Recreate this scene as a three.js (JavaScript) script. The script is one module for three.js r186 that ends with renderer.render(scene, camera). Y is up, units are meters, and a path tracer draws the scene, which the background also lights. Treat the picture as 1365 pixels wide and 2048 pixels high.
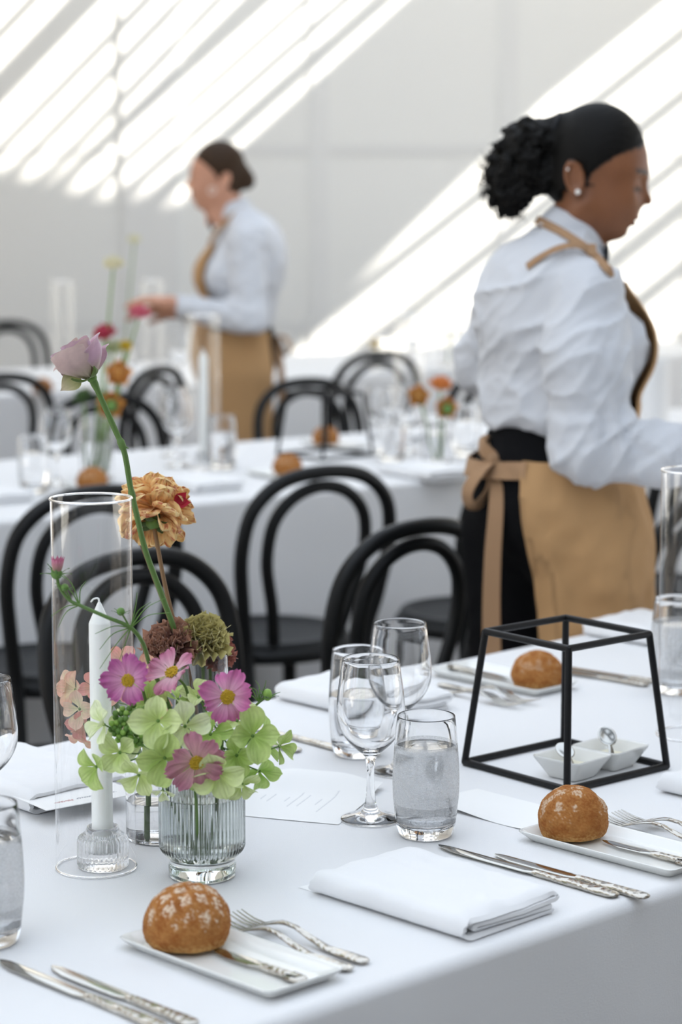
import * as THREE from 'three';
import { mergeGeometries, mergeVertices } from 'three/addons/utils/BufferGeometryUtils.js';
import { createNoise3D } from 'simplex-noise';

// ---------- camera, sky, sun, exposure ----------
const scene = new THREE.Scene();
const camera = new THREE.PerspectiveCamera(25.1, 1365 / 2048, 0.05, 80);
camera.position.set(0, 1.49, 0);
camera.rotation.set(-0.13909, 0, 0);
camera.focus = 2.62;
camera.userData.fStop = 4.4;
const renderer = new THREE.WebGLRenderer({ antialias: true });
renderer.toneMapping = THREE.LinearToneMapping;
renderer.toneMappingExposure = 0.87;
renderer.shadowMap.enabled = true;
scene.background = new THREE.Color().setRGB(0.86, 0.97, 1.12);       // bright hazy sky
scene.backgroundIntensity = 2.05;
const SUN = new THREE.Vector3(1, 0.87, 0.43);                         // towards the sun: over the right shoulder, high
const sun = new THREE.DirectionalLight(new THREE.Color().setRGB(1, 0.94, 0.84), 29);
sun.name = 'sun';
sun.target.position.set(0, 1, -9);
sun.position.copy(sun.target.position).addScaledVector(SUN, 14);
sun.castShadow = true;
sun.shadow.radius = 1.9;                                              // veiled, slightly soft sun
sun.shadow.mapSize.set(4096, 4096);
Object.assign(sun.shadow.camera, { left: -11, right: 11, top: 11, bottom: -11, near: 1, far: 50 });
scene.add(sun, sun.target);

// ---------- small helpers ----------
let seed = 7;
const rnd = (a = 1, b) => { seed = (seed * 1664525 + 1013904223) >>> 0; const t = seed / 4294967296; return b === undefined ? t * a : a + t * (b - a); };
const noise = createNoise3D(() => rnd());
const { lerp, clamp, smoothstep } = THREE.MathUtils;
const V = (x, y, z) => new THREE.Vector3(x, y, z);
const rgb = (r, g, b) => new THREE.Color().setRGB(r, g, b);
const TAU = Math.PI * 2;
const taken = {};
function numbered(name) {
  const n = taken[name] = (taken[name] ?? -1) + 1;
  return n ? `${name}_${String(n).padStart(3, '0')}` : name;
}
function tag(o, label, category, group) { o.userData.label = label; o.userData.category = category; if (group) o.userData.group = group; return o; }
function thing(name, label, category, [x, y, z] = [0, 0, 0], turn = 0, group) {
  const o = new THREE.Group(); o.name = numbered(name); o.position.set(x, y, z); o.rotation.y = turn; scene.add(o);
  return tag(o, label, category, group);
}
function part(parent, name, geo, mat, label) {
  const m = new THREE.Mesh(geo, mat); m.name = name; m.castShadow = m.receiveShadow = true; if (label) m.userData.label = label;
  parent.add(m); return m;
}
function single(name, geo, mat, label, category, [x, y, z] = [0, 0, 0], turn = 0, group) {
  const m = new THREE.Mesh(geo, mat); m.name = numbered(name); m.castShadow = m.receiveShadow = true; m.position.set(x, y, z); m.rotation.y = turn; scene.add(m);
  return tag(m, label, category, group);
}
function structure(name, geo, mat, [x, y, z] = [0, 0, 0]) {
  const m = geo ? new THREE.Mesh(geo, mat) : new THREE.Group(); m.name = name; m.castShadow = m.receiveShadow = true; m.position.set(x, y, z); m.userData.kind = 'structure'; scene.add(m); return m;
}
function copyOf(o, pos, turn, label, group) {
  const c = o.clone(); c.name = numbered(o.name.replace(/_\d{3}$/, '')); scene.add(c); c.position.set(...pos); c.rotation.y = turn;
  c.userData = { ...o.userData, label }; if (group) c.userData.group = group; return c;
}

// ---------- geometry helpers ----------
// rings: arrays of Vector3 with equal counts, joined into a skin; caps close the ends
function skin(rings, { closed = true, capA = true, capB = true, uv = null } = {}) {
  const n = rings[0].length, pos = [], idx = [], uvs = [], cols = closed ? n + 1 : n;
  rings.forEach((r, i) => { for (let j = 0; j < cols; j++) { const p = r[j % n]; pos.push(p.x, p.y, p.z); const t = uv ? uv(i, j) : [j / (cols - 1), i / (rings.length - 1)]; uvs.push(t[0], t[1]); } });
  for (let i = 0; i < rings.length - 1; i++) for (let j = 0; j < cols - 1; j++) { const a = i * cols + j, b = a + 1, c = a + cols, d = c + 1; idx.push(a, b, d, a, d, c); }
  const cap = (r, flip) => {
    const c = r.reduce((s, p) => s.add(p), V(0, 0, 0)).divideScalar(n), k = pos.length / 3;
    pos.push(c.x, c.y, c.z); uvs.push(0.5, 0.5);
    for (const p of r) { pos.push(p.x, p.y, p.z); uvs.push(0.5, 0.5); }
    for (let j = 0; j < n; j++) { const a = k + 1 + j, b = k + 1 + (j + 1) % n; flip ? idx.push(k, b, a) : idx.push(k, a, b); }
  };
  if (closed && capA) cap(rings[0], true);
  if (closed && capB) cap(rings[rings.length - 1], false);
  const g = new THREE.BufferGeometry();
  g.setAttribute('position', new THREE.Float32BufferAttribute(pos, 3)); g.setAttribute('uv', new THREE.Float32BufferAttribute(uvs, 2)); g.setIndex(idx);
  g.computeVertexNormals();
  if (closed) { // even out the seam
    const N = g.attributes.normal;
    for (let i = 0; i < rings.length; i++) { const a = i * cols, b = a + n; const v = V(N.getX(a) + N.getX(b), N.getY(a) + N.getY(b), N.getZ(a) + N.getZ(b)).normalize(); N.setXYZ(a, v.x, v.y, v.z); N.setXYZ(b, v.x, v.y, v.z); }
  }
  return g;
}
// surface of revolution from [r, y] points (smoothed), radius may vary with the angle
function lathe(profile, seg = 64, rib = null) {
  return skin(profile.map(([r, y]) => Array.from({ length: seg }, (_, j) => { const a = -j / seg * TAU, k = Math.max(r, 1e-5) + (rib ? rib(a, r, y) : 0); return V(Math.cos(a) * k, y, Math.sin(a) * k); })), { capA: false, capB: false });
}
function smoothProfile(pts, per = 6, sharp = []) {
  const out = [], P = pts.map(([r, y]) => V(r, y, 0));
  let from = 0;
  const cuts = [...sharp, pts.length - 1];
  for (const c of cuts) {
    if (c > from) {
      const seg = P.slice(from, c + 1), n = (seg.length - 1) * per;
      if (seg.length === 2) out.push(seg[0], seg[1]);
      else { const cv = new THREE.CatmullRomCurve3(seg, false, 'centripetal'); for (let i = 0; i <= n; i++) out.push(cv.getPoint(i / n)); }
    }
    from = c;
  }
  return out.filter((p, i) => !i || p.distanceTo(out[i - 1]) > 1e-6).map((p) => [Math.max(0, p.x), p.y]);
}
function frames(pts) {
  const T = pts.map((p, i) => pts[Math.min(i + 1, pts.length - 1)].clone().sub(pts[Math.max(i - 1, 0)]).normalize());
  let n = Math.abs(T[0].y) < 0.9 ? V(0, 1, 0) : V(1, 0, 0);
  return pts.map((p, i) => { n = n.clone().addScaledVector(T[i], -n.dot(T[i])).normalize(); return { p, t: T[i], n, b: T[i].clone().cross(n) }; });
}
function curve(points, n, closed = false) { const c = new THREE.CatmullRomCurve3(points.map((p) => p.isVector3 ? p : V(...p)), closed, 'centripetal'); return Array.from({ length: n + 1 }, (_, i) => c.getPoint(i / n)); }
// round rod along points; r is a number or a function of t in 0..1
function rod(points, r, seg = 8, n = 24) {
  const pts = points.length > 2 ? curve(points, n) : points.map((p) => p.isVector3 ? p : V(...p)), R = typeof r === 'function' ? r : () => r, F = frames(pts), rings = [];
  const ring = (f, k, shift = 0) => Array.from({ length: seg }, (_, j) => { const a = j / seg * TAU; return f.p.clone().addScaledVector(f.t, shift).addScaledVector(f.n, Math.cos(a) * k).addScaledVector(f.b, Math.sin(a) * k); });
  const N = F.length - 1, r0 = R(0), r1 = R(1);
  rings.push(ring(F[0], r0 * 0.55, -r0 * 0.8));
  F.forEach((f, i) => rings.push(ring(f, R(i / N))));
  rings.push(ring(F[N], r1 * 0.55, r1 * 0.8));
  return skin(rings);
}
function ringRod(points, r, seg = 10, n = 48) { // closed loop
  const pts = curve(points, n, true).slice(0, n), F = frames(pts), up = V(0, 1, 0);
  const rings = pts.map((p, i) => { const t = pts[(i + 1) % n].clone().sub(pts[(i - 1 + n) % n]).normalize(), b = t.clone().cross(up).normalize(), u = b.clone().cross(t); return Array.from({ length: seg }, (_, j) => p.clone().addScaledVector(u, Math.cos(j / seg * TAU) * r).addScaledVector(b, Math.sin(j / seg * TAU) * r)); });
  rings.push(rings[0].map((p) => p.clone()));
  return skin(rings, { capA: false, capB: false });
}
const box = (w, h, d, x = 0, y = 0, z = 0) => new THREE.BoxGeometry(w, h, d).translate(x, y, z);
// box with rounded edges, bottom at y
function slab(w, h, d, r = 0.004, seg = 3) {
  const s = new THREE.Shape(), a = w / 2 - r, b = d / 2 - r;
  s.absarc(a, b, r, 0, Math.PI / 2); s.absarc(-a, b, r, Math.PI / 2, Math.PI); s.absarc(-a, -b, r, Math.PI, Math.PI * 1.5); s.absarc(a, -b, r, Math.PI * 1.5, TAU);
  const e = Math.min(r, h / 2) * 0.9;
  const g = new THREE.ExtrudeGeometry(s, { depth: h - 2 * e, bevelEnabled: true, bevelSize: 0, bevelThickness: e, bevelSegments: seg, curveSegments: 6 });
  return g.rotateX(-Math.PI / 2).translate(0, e, 0);
}
// sections along a path: {p, w, h, up}: flattened rounded bars (cutlery)
function bar(sections, seg = 14, power = 2.6) {
  const pts = sections.map((s) => V(...s.p));
  return skin(sections.map((s, i) => {
    const t = pts[Math.min(i + 1, pts.length - 1)].clone().sub(pts[Math.max(i - 1, 0)]).normalize(), side = V(1, 0, 0), up = side.clone().cross(t).negate().normalize();
    if (up.y < 0) up.negate();
    return Array.from({ length: seg }, (_, j) => { const a = -j / seg * TAU, c = Math.cos(a), d = Math.sin(a), k = 2 / power; return pts[i].clone().addScaledVector(side, Math.sign(c) * Math.abs(c) ** k * s.w / 2).addScaledVector(up, Math.sign(d) * Math.abs(d) ** k * s.h / 2); });
  }), { uv: (i, j) => [j / seg * 0.04, pts[i].z] });
}
function paint(g, f) { // vertex colours from position (and normal)
  const P = g.attributes.position, N = g.attributes.normal, out = new Float32Array(P.count * 3);
  for (let i = 0; i < P.count; i++) { const c = f(V(P.getX(i), P.getY(i), P.getZ(i)), N && V(N.getX(i), N.getY(i), N.getZ(i)), i); out.set(c, i * 3); }
  g.setAttribute('color', new THREE.BufferAttribute(out, 3)); return g;
}
const mix = (a, b, t) => a.map((x, i) => lerp(x, b[i], clamp(t, 0, 1)));
function warp(g, f) { const P = g.attributes.position; for (let i = 0; i < P.count; i++) { const v = V(P.getX(i), P.getY(i), P.getZ(i)); f(v, i); P.setXYZ(i, v.x, v.y, v.z); } g.computeVertexNormals(); return g; }
function merged(list) { return mergeGeometries(list.map((g) => { const h = g.index ? g.toNonIndexed() : g.clone(); for (const k of Object.keys(h.attributes)) if (!['position', 'normal', 'color', 'uv'].includes(k)) h.deleteAttribute(k); return h; })); }
function merge(list) { const keep = list.every((g) => g.attributes.color); return mergeGeometries(list.map((g) => { const h = (g.index ? g.toNonIndexed() : g.clone()); if (!h.attributes.uv) h.setAttribute('uv', new THREE.BufferAttribute(new Float32Array(h.attributes.position.count * 2), 2)); for (const k of Object.keys(h.attributes)) if (!['position', 'normal', 'uv', ...(keep ? ['color'] : [])].includes(k)) h.deleteAttribute(k); return h; })); }

// surface nets: mesh of sdf = 0
function solid(sdf, lo, hi, cell) {
  const nx = Math.ceil((hi[0] - lo[0]) / cell) + 1, ny = Math.ceil((hi[1] - lo[1]) / cell) + 1, nz = Math.ceil((hi[2] - lo[2]) / cell) + 1;
  const F = new Float32Array(nx * ny * nz), at = (i, j, k) => i + nx * (j + ny * k), q = V(0, 0, 0);
  for (let k = 0; k < nz; k++) for (let j = 0; j < ny; j++) for (let i = 0; i < nx; i++) F[at(i, j, k)] = sdf(q.set(lo[0] + i * cell, lo[1] + j * cell, lo[2] + k * cell));
  const id = new Int32Array(nx * ny * nz).fill(-1), pos = [], idx = [];
  for (let k = 0; k < nz - 1; k++) for (let j = 0; j < ny - 1; j++) for (let i = 0; i < nx - 1; i++) {
    let sx = 0, sy = 0, sz = 0, n = 0;
    const c = []; for (let m = 0; m < 8; m++) c.push(F[at(i + (m & 1), j + (m >> 1 & 1), k + (m >> 2))]);
    if (c.every((x) => x > 0) || c.every((x) => x <= 0)) continue;
    for (let a = 0; a < 8; a++) for (const bit of [1, 2, 4]) { const b = a | bit; if (b === a) continue; const fa = c[a], fb = c[b]; if ((fa > 0) === (fb > 0)) continue; const t = fa / (fa - fb); sx += (a & 1) + ((b & 1) - (a & 1)) * t; sy += (a >> 1 & 1) + ((b >> 1 & 1) - (a >> 1 & 1)) * t; sz += (a >> 2) + ((b >> 2) - (a >> 2)) * t; n++; }
    id[at(i, j, k)] = pos.length / 3; pos.push(lo[0] + (i + sx / n) * cell, lo[1] + (j + sy / n) * cell, lo[2] + (k + sz / n) * cell);
  }
  const quad = (a, b, c, d, flip) => { if (a < 0 || b < 0 || c < 0 || d < 0) return; flip ? idx.push(a, c, b, a, d, c) : idx.push(a, b, c, a, c, d); };
  for (let k = 1; k < nz - 1; k++) for (let j = 1; j < ny - 1; j++) for (let i = 1; i < nx - 1; i++) {
    const f = F[at(i, j, k)] > 0;
    if (f !== F[at(i + 1, j, k)] > 0) quad(id[at(i, j - 1, k - 1)], id[at(i, j, k - 1)], id[at(i, j, k)], id[at(i, j - 1, k)], f);
    if (f !== F[at(i, j + 1, k)] > 0) quad(id[at(i - 1, j, k - 1)], id[at(i - 1, j, k)], id[at(i, j, k)], id[at(i, j, k - 1)], f);
    if (f !== F[at(i, j, k + 1)] > 0) quad(id[at(i - 1, j - 1, k)], id[at(i, j - 1, k)], id[at(i, j, k)], id[at(i - 1, j, k)], f);
  }
  const g = new THREE.BufferGeometry(); g.setAttribute('position', new THREE.Float32BufferAttribute(pos, 3)); g.setIndex(idx); g.computeVertexNormals(); return g;
}
const smin = (a, b, k) => { const h = Math.max(k - Math.abs(a - b), 0) / k; return Math.min(a, b) - h * h * k * 0.25; };
const smax = (a, b, k) => -smin(-a, -b, k);
const cone = (p, a, b, r1, r2) => { const bx = b[0] - a[0], by = b[1] - a[1], bz = b[2] - a[2], px = p.x - a[0], py = p.y - a[1], pz = p.z - a[2], t = clamp((px * bx + py * by + pz * bz) / (bx * bx + by * by + bz * bz), 0, 1); return Math.hypot(px - bx * t, py - by * t, pz - bz * t) - (r1 + (r2 - r1) * t); };
const egg = (p, c, r) => { const x = (p.x - c[0]) / r[0], y = (p.y - c[1]) / r[1], z = (p.z - c[2]) / r[2], k = Math.hypot(x, y, z), m = Math.hypot(x / r[0], y / r[1], z / r[2]); return m < 1e-6 ? -Math.min(...r) : k * (k - 1) / m; };
const ball = (p, x, y, z, r) => Math.hypot(p.x - x, p.y - y, p.z - z) - r;

// ---------- textures and materials ----------
function texture(n, f, { srgb = false, repeat = null } = {}) {
  const d = new Uint8Array(n * n * 4);
  for (let j = 0; j < n; j++) for (let i = 0; i < n; i++) { const c = f(i / n, j / n, i, j); d.set(typeof c === 'number' ? [c * 255, c * 255, c * 255, 255] : [c[0] * 255, c[1] * 255, c[2] * 255, 255], (j * n + i) * 4); }
  const t = new THREE.DataTexture(d, n, n); t.wrapS = t.wrapT = THREE.RepeatWrapping; t.magFilter = THREE.LinearFilter; t.minFilter = THREE.LinearMipmapLinearFilter; t.generateMipmaps = true;
  if (srgb) t.colorSpace = THREE.SRGBColorSpace; if (repeat) t.repeat.set(...repeat); t.needsUpdate = true; return t;
}
// noise that tiles over the unit square
const tiled = (u, v, k, s = 0) => noise(Math.cos(u * TAU) * k + s, Math.sin(u * TAU) * k + Math.cos(v * TAU) * k, Math.sin(v * TAU) * k + s * 2);
const std = (o) => new THREE.MeshStandardMaterial(o), phys = (o) => new THREE.MeshPhysicalMaterial(o);
const weave = texture(256, (u, v, i, j) => 0.5 + 0.22 * (((i >> 1) + (j >> 1)) % 2 ? Math.sin((i % 2) * 1.5) : Math.cos((j % 2) * 1.5)) + 0.16 * tiled(u, v, 9));
const linenBump = weave.clone(); linenBump.repeat.set(10, 10);
const M = {};
M.cloth = std({ color: rgb(0.77, 0.77, 0.775), roughness: 0.92, bumpMap: linenBump, bumpScale: 0.0004 });
M.napkin = std({ color: rgb(0.8, 0.8, 0.805), roughness: 0.9, bumpMap: linenBump, bumpScale: 0.0004 });
M.paper = std({ color: rgb(0.86, 0.86, 0.85), roughness: 0.8, side: THREE.DoubleSide });
M.black = phys({ color: rgb(0.006, 0.0065, 0.007), roughness: 0.42, specularIntensity: 0.5 });
M.seat = phys({ color: rgb(0.012, 0.013, 0.014), roughness: 0.45, specularIntensity: 0.6 });
M.wire = phys({ color: rgb(0.005, 0.005, 0.0055), roughness: 0.42, specularIntensity: 0.5 });
M.glass = phys({ color: 0xffffff, roughness: 0, transmission: 1, thickness: 0.002, ior: 1.5 });
M.water = phys({ color: 0xffffff, roughness: 0, transmission: 1, thickness: 0.05, ior: 1.33 });
M.porcelain = phys({ color: rgb(0.8, 0.8, 0.77), roughness: 0.22, clearcoat: 0.5, clearcoatRoughness: 0.08 });
M.wax = phys({ color: rgb(0.9, 0.91, 0.88), roughness: 0.55 });
M.steel = std({ color: rgb(0.5, 0.49, 0.46), metalness: 1, roughness: 0.13 });
const hammered = texture(256, (u, v) => { let m = 9; for (let k = 0; k < 46; k++) { const a = Math.abs(((u - (k * 0.618) % 1 + 1.5) % 1) - 0.5), b = Math.abs(((v - (k * 0.7549 + 0.13) % 1 + 1.5) % 1) - 0.5); m = Math.min(m, Math.hypot(a, b)); } return clamp(m * 7, 0, 1); });
hammered.repeat.set(22, 22);
M.hammered = std({ color: rgb(0.52, 0.49, 0.44), metalness: 1, roughness: 0.2, bumpMap: hammered, bumpScale: 0.0012 });
M.stem = std({ color: rgb(0.09, 0.17, 0.035), roughness: 0.55 });
M.leafGreen = phys({ color: rgb(0.11, 0.22, 0.04), roughness: 0.6, side: THREE.DoubleSide });
M.brownStem = std({ color: rgb(0.2, 0.11, 0.045), roughness: 0.6 });
M.petal = phys({ vertexColors: true, roughness: 0.97, side: THREE.DoubleSide, transmission: 0.3 });
// ---------- the hall ----------
const HR = 3.6, WZ = -12.5;
const floorTex = texture(512, (u, v) => { const n = 0.5 + 0.22 * tiled(u, v, 1.2) + 0.16 * tiled(u, v, 4, 3) + 0.1 * tiled(u, v, 18, 5); return [0.36 + n * 0.12, 0.34 + n * 0.115, 0.32 + n * 0.11]; }, { srgb: true });
floorTex.repeat.set(5, 6);
structure('floor', box(16, 0.1, 18), std({ map: floorTex, roughness: 0.7 }), [0, -0.05, -5]);
M.wall = std({ color: rgb(0.82, 0.82, 0.8), roughness: 0.7 });
M.frame = std({ color: rgb(0.78, 0.78, 0.77), roughness: 0.55 });
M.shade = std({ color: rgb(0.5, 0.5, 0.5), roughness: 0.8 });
{ // left wall: unseen windows added as fill light for upright faces, solid further back
  const w = structure('wall_left', box(0.15, HR, 7.2), M.wall, [-7.5, HR / 2, -9.0]);
  part(w, 'added_sill_wall', box(0.15, 0.7, 9.3), M.wall).position.set(0, 0.35 - HR / 2, 8.25);
  part(w, 'added_head_wall', box(0.15, 0.25, 9.3), M.wall).position.set(0, HR / 2 - 0.125, 8.25);
  for (let k = 0; k <= 7; k++) part(w, 'added_mullion', box(0.1, 2.65, 0.08), M.frame).position.set(0, 0.225, 3.64 + k * 1.31);
}
{ // right wall: solid beside the camera, tall unseen windows added further back for side light
  const w = structure('wall_right', box(0.15, HR, 6.6), M.shade, [5.4, HR / 2, 0.7]);
  part(w, 'added_sill_wall', box(0.15, 0.35, 10.1), M.wall).position.set(0, 0.175 - HR / 2, -8.35);
  part(w, 'added_head_wall', box(0.15, 0.55, 10.1), M.wall).position.set(0, HR / 2 - 0.275, -8.35);
  for (let k = 0; k <= 8; k++) part(w, 'added_mullion', box(0.1, 2.7, 0.08), M.frame).position.set(0, -0.1, -3.36 - k * 1.23);
}
structure('ground', box(90, 0.1, 90), std({ color: rgb(0.34, 0.33, 0.3), roughness: 0.95 }), [0, -0.2, -5]);
structure('wall_front', box(15.15, HR, 0.15), M.shade, [0, HR / 2, 3.9]);
{ // panelled back wall: stiles and rails stand proud of square white panels
  const w = structure('wall_back', box(15.15, HR, 0.1), M.wall, [0, HR / 2, WZ - 0.12]);
  const x0 = -0.118, step = 1.02, rails = [0.0, 0.75, 1.703, 2.66, 3.6];
  const stile = box(0.095, HR, 0.03), wide = box(0.3, HR, 0.04);
  for (let k = -7; k <= 7; k++) {
    const x = x0 + k * step;
    if (Math.abs(x) > 7.3) continue;
    part(w, 'stile', k === -1 ? wide : stile, M.frame).position.set(k === -1 ? -1.03 : x, 0, k === -1 ? 0.078 : 0.073);
  }
  rails.forEach((y) => part(w, 'rail', box(15, y === 0 || y === HR ? 0.16 : 0.045, 0.03), M.frame).position.set(0, y - HR / 2 + (y === 0 ? 0.08 : y === HR ? -0.08 : 0), 0.07));
  const panels = {};
  for (let r = 0; r < 4; r++) for (let k = -7; k < 7; k++) {
    const h = rails[r + 1] - rails[r], g = panels[r] ??= slab(step - 0.06, 0.03, h - 0.05, 0.01, 2).rotateX(Math.PI / 2);
    const m = part(w, 'panel', g, M.wall); m.position.set(x0 + (k + 0.5) * step, rails[r] + h / 2 - HR / 2, 0.05);
  }
}
{ // ceiling slab with the openings of the glazed roof: two bays along the back wall and a long unseen lantern over the tables, widened to add fill light
  const s = new THREE.Shape([[-7.6, 12.6], [7.6, 12.6], [7.6, -4], [-7.6, -4]].map(([x, y]) => new THREE.Vector2(x, y)));
  const bays = [[[-1.5, 12.49], [1.757, 12.49], [1.78, 11.38], [0.5, 11.5], [-1.5, 11.5]], [[2.8, 12.49], [5.3, 12.49], [5.3, 10.95], [3.15, 10.95]], [[-2.0, 10.4], [1.4, 10.4], [1.4, 5.6], [1.8, 5.4], [1.8, -3.5], [-5.5, -3.5], [-5.5, 0.5], [-2.0, 0.5]]];
  for (const b of bays) s.holes.push(new THREE.Path(b.map(([x, y]) => new THREE.Vector2(x, y))));
  structure('ceiling', new THREE.ExtrudeGeometry(s, { depth: 0.14, bevelEnabled: false }).rotateX(-Math.PI / 2), M.wall, [0, HR, 0]);
  // glazing bars of the two bays, fanned a little as they run out from the wall
  const bars = [[-0.95, 0.31, 0.03], [-0.72, 0.31, 0.03], [-0.49, 0.31, 0.035], [-0.215, 0.31, 0.15], [0.134, 0.28, 0.036], [0.308, 0.3, 0.036], [0.507, 0.3, 0.036], [0.72, 0.2, 0.05], [0.905, 0, 0.035], [1.12, 0, 0.03], [1.336, -0.02, 0.04], [1.53, -0.02, 0.09], [3.086, -0.2, 0.07], [3.455, -0.22, 0.075], [3.877, -0.22, 0.085], [4.315, -0.22, 0.085], [4.638, -0.22, 0.13], [5.052, -0.22, 0.11]];
  const r = structure('trim_1');
  for (const [x, dx, w] of bars) {
    const L = x < 2 ? 1.05 : 1.6, b = part(r, 'glazing_bar', box(w, 0.05, L * Math.hypot(1, dx)), M.frame);
    b.position.set(x + dx * L / 2, HR + 0.03, WZ + L / 2 + 0.05); b.rotation.y = Math.atan(dx);
  }
  const l = structure('trim_2');
  for (let k = 0; k <= 9; k++) part(l, 'glazing_bar', box(k > 5 ? 6.9 : 5, 0.07, 0.05), M.frame).position.set(k > 5 ? -2.1 : -1.15, HR + 0.1, -10.4 + k * 1.45);
  for (let k = 1; k < 4; k++) part(l, 'glazing_bar', box(0.05, 0.07, 13.9), M.frame).position.set(-3.6 + k * 1.22, HR + 0.11, -3.45);
}
// ---------- tables under floor-length cloths ----------
// rounded-rectangle outline at parameter t, half sizes a, b, corner radius r
function outline(a, b, r, n) {
  const s = new THREE.Shape(); s.absarc(a - r, b - r, r, 0, Math.PI / 2); s.absarc(-a + r, b - r, r, Math.PI / 2, Math.PI); s.absarc(-a + r, -b + r, r, Math.PI, Math.PI * 1.5); s.absarc(a - r, -b + r, r, Math.PI * 1.5, TAU); s.closePath();
  return s.getSpacedPoints(n).slice(0, n);
}
function tablecloth(L, W, H, n = 420, k = 1) {
  const rings = [], e = 0.014, T = outline(L / 2, W / 2, 0.03, n);
  const at = (i, f) => V(T[i].x * f, 0, T[i].y * f);
  for (const f of [0.02, 0.3, 0.6, 0.85, 0.95]) rings.push(T.map((_, i) => { const p = at(i, f); p.y = H + 0.0006 * noise(p.x * 5, 2, p.z * 5); return p; }));
  const out = T.map((p, i) => { const a = T[(i + n - 1) % n], b = T[(i + 1) % n]; return V(b.y - a.y, 0, -(b.x - a.x)).normalize(); });
  for (let q = 0; q <= 6; q++) { const a = q / 6 * Math.PI / 2; rings.push(T.map((p, i) => V(p.x, H - e + Math.cos(a) * e, p.y).addScaledVector(out[i], -e + Math.sin(a) * e))); }
  for (let q = 1; q <= 16; q++) {
    const y = lerp(H - e, 0.015, q / 16), grow = (q / 16) ** 1.2;
    rings.push(T.map((p, i) => { const w = i / n * TAU; const f = Math.sin(w * 19 * k + 1.5 * noise(p.x * 2, 0, p.y * 2)) * 0.008 + noise(p.x * 2.2, 4, p.y * 2.2) * 0.008 + 0.004; return V(p.x, y, p.y).addScaledVector(out[i], f * grow + noise(p.x * 8, y * 3, p.y * 8) * 0.002); }));
  }
  const g = skin(rings.map((r) => r.reverse()), { capB: false });
  const P = g.attributes.position, uv = g.attributes.uv; for (let i = 0; i < P.count; i++) uv.setXY(i, P.getX(i) + (H - P.getY(i)), P.getZ(i) + (H - P.getY(i)));
  return g;
}
function banquetTable(center, turn, L, W, label, clothLabel) {
  const t = thing('banquet_table', label, 'table', [center[0], 0, center[1]], turn);
  part(t, 'tabletop', slab(L - 0.03, 0.03, W - 0.03, 0.02).translate(0, 0.714, 0), M.frame);
  for (const sx of [-1, 1]) for (const sz of [-1, 1]) part(t, 'leg', rod([[sx * (L / 2 - 0.2), 0, sz * (W / 2 - 0.15)], [sx * (L / 2 - 0.2), 0.712, sz * (W / 2 - 0.15)]], 0.02), M.black);
  single('tablecloth', tablecloth(L, W, 0.75), M.cloth, clothLabel, 'tablecloth', [center[0], 0, center[1]], turn);
}
const A1 = 0.768, A2 = 0.628;                      // how the tables are turned
const along1 = V(Math.cos(A1), 0, -Math.sin(A1)), out1 = V(Math.sin(A1), 0, Math.cos(A1)), along2 = V(Math.cos(A2), 0, -Math.sin(A2)), out2 = V(Math.sin(A2), 0, Math.cos(A2));
const spot = (u, v, a, o) => [a.x * u + o.x * v, a.z * u + o.z * v];
banquetTable(spot(2.15, -1.965, along1, out1), A1, 3.5, 0.99, 'long table under the front cloth with bread plates', 'white cloth on the front table with bread plates and vase');
banquetTable(spot(3.35, -5.15, along2, out2), A2, 4.6, 1.06, 'long table under the second cloth behind the black chairs', 'white cloth on the second table behind the black chairs');
banquetTable(spot(5.2, -8.05, along2, out2), A2, 5.6, 1.06, 'long table under the farthest cloth near the white wall', 'white cloth on the farthest table near the white wall');
// ---------- bentwood chairs ----------
function makeChair() {
  const t = thing('bentwood_chair', '', 'chair');
  const back = (x, h) => V(x, 0.45 + h, -0.16 - h * 0.16);          // the hoop plane leans back
  const outer = [V(0.19, 0.0, -0.26), V(0.178, 0.22, -0.2), back(0.168, 0), back(0.19, 0.12), back(0.205, 0.24), back(0.185, 0.335), back(0.12, 0.392), back(0, 0.412)];
  const mirror = (l) => [...l, ...l.slice(0, -1).reverse().map((p) => V(-p.x, p.y, p.z))];
  part(t, 'back_hoop', rod(mirror(outer), 0.0165, 12, 90), M.black);
  const inner = [back(0.085, 0.0).add(V(0, 0, 0.012)), back(0.108, 0.1), back(0.135, 0.22), back(0.122, 0.31), back(0.07, 0.362), back(0, 0.379)];
  part(t, 'inner_hoop', rod(mirror(inner), 0.0145, 12, 70), M.black);
  const disc = smoothProfile([[0, 0.452], [0.15, 0.45], [0.17, 0.456], [0.185, 0.458], [0.19, 0.445], [0.185, 0.428], [0.16, 0.424], [0, 0.424]], 3);
  const seat = part(t, 'seat', lathe(disc.reverse(), 48).translate(0, 0.01, 0), M.seat);
  part(seat, 'seat_rim', ringRod(Array.from({ length: 16 }, (_, i) => [Math.cos(i / 16 * TAU) * 0.185, 0.437, Math.sin(i / 16 * TAU) * 0.185]), 0.018, 10, 48), M.black);
  for (const s of [-1, 1]) part(t, 'leg', rod([V(s * 0.14, 0.43, 0.115), V(s * 0.15, 0.22, 0.13), V(s * 0.165, 0, 0.15)], (k) => lerp(0.018, 0.0125, k), 10, 10), M.black);
  part(t, 'leg_ring', ringRod(Array.from({ length: 16 }, (_, i) => [Math.cos(i / 16 * TAU) * 0.15, 0.235, -0.03 + Math.sin(i / 16 * TAU) * 0.155]), 0.0105, 8, 40), M.black);
  return t;
}
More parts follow.
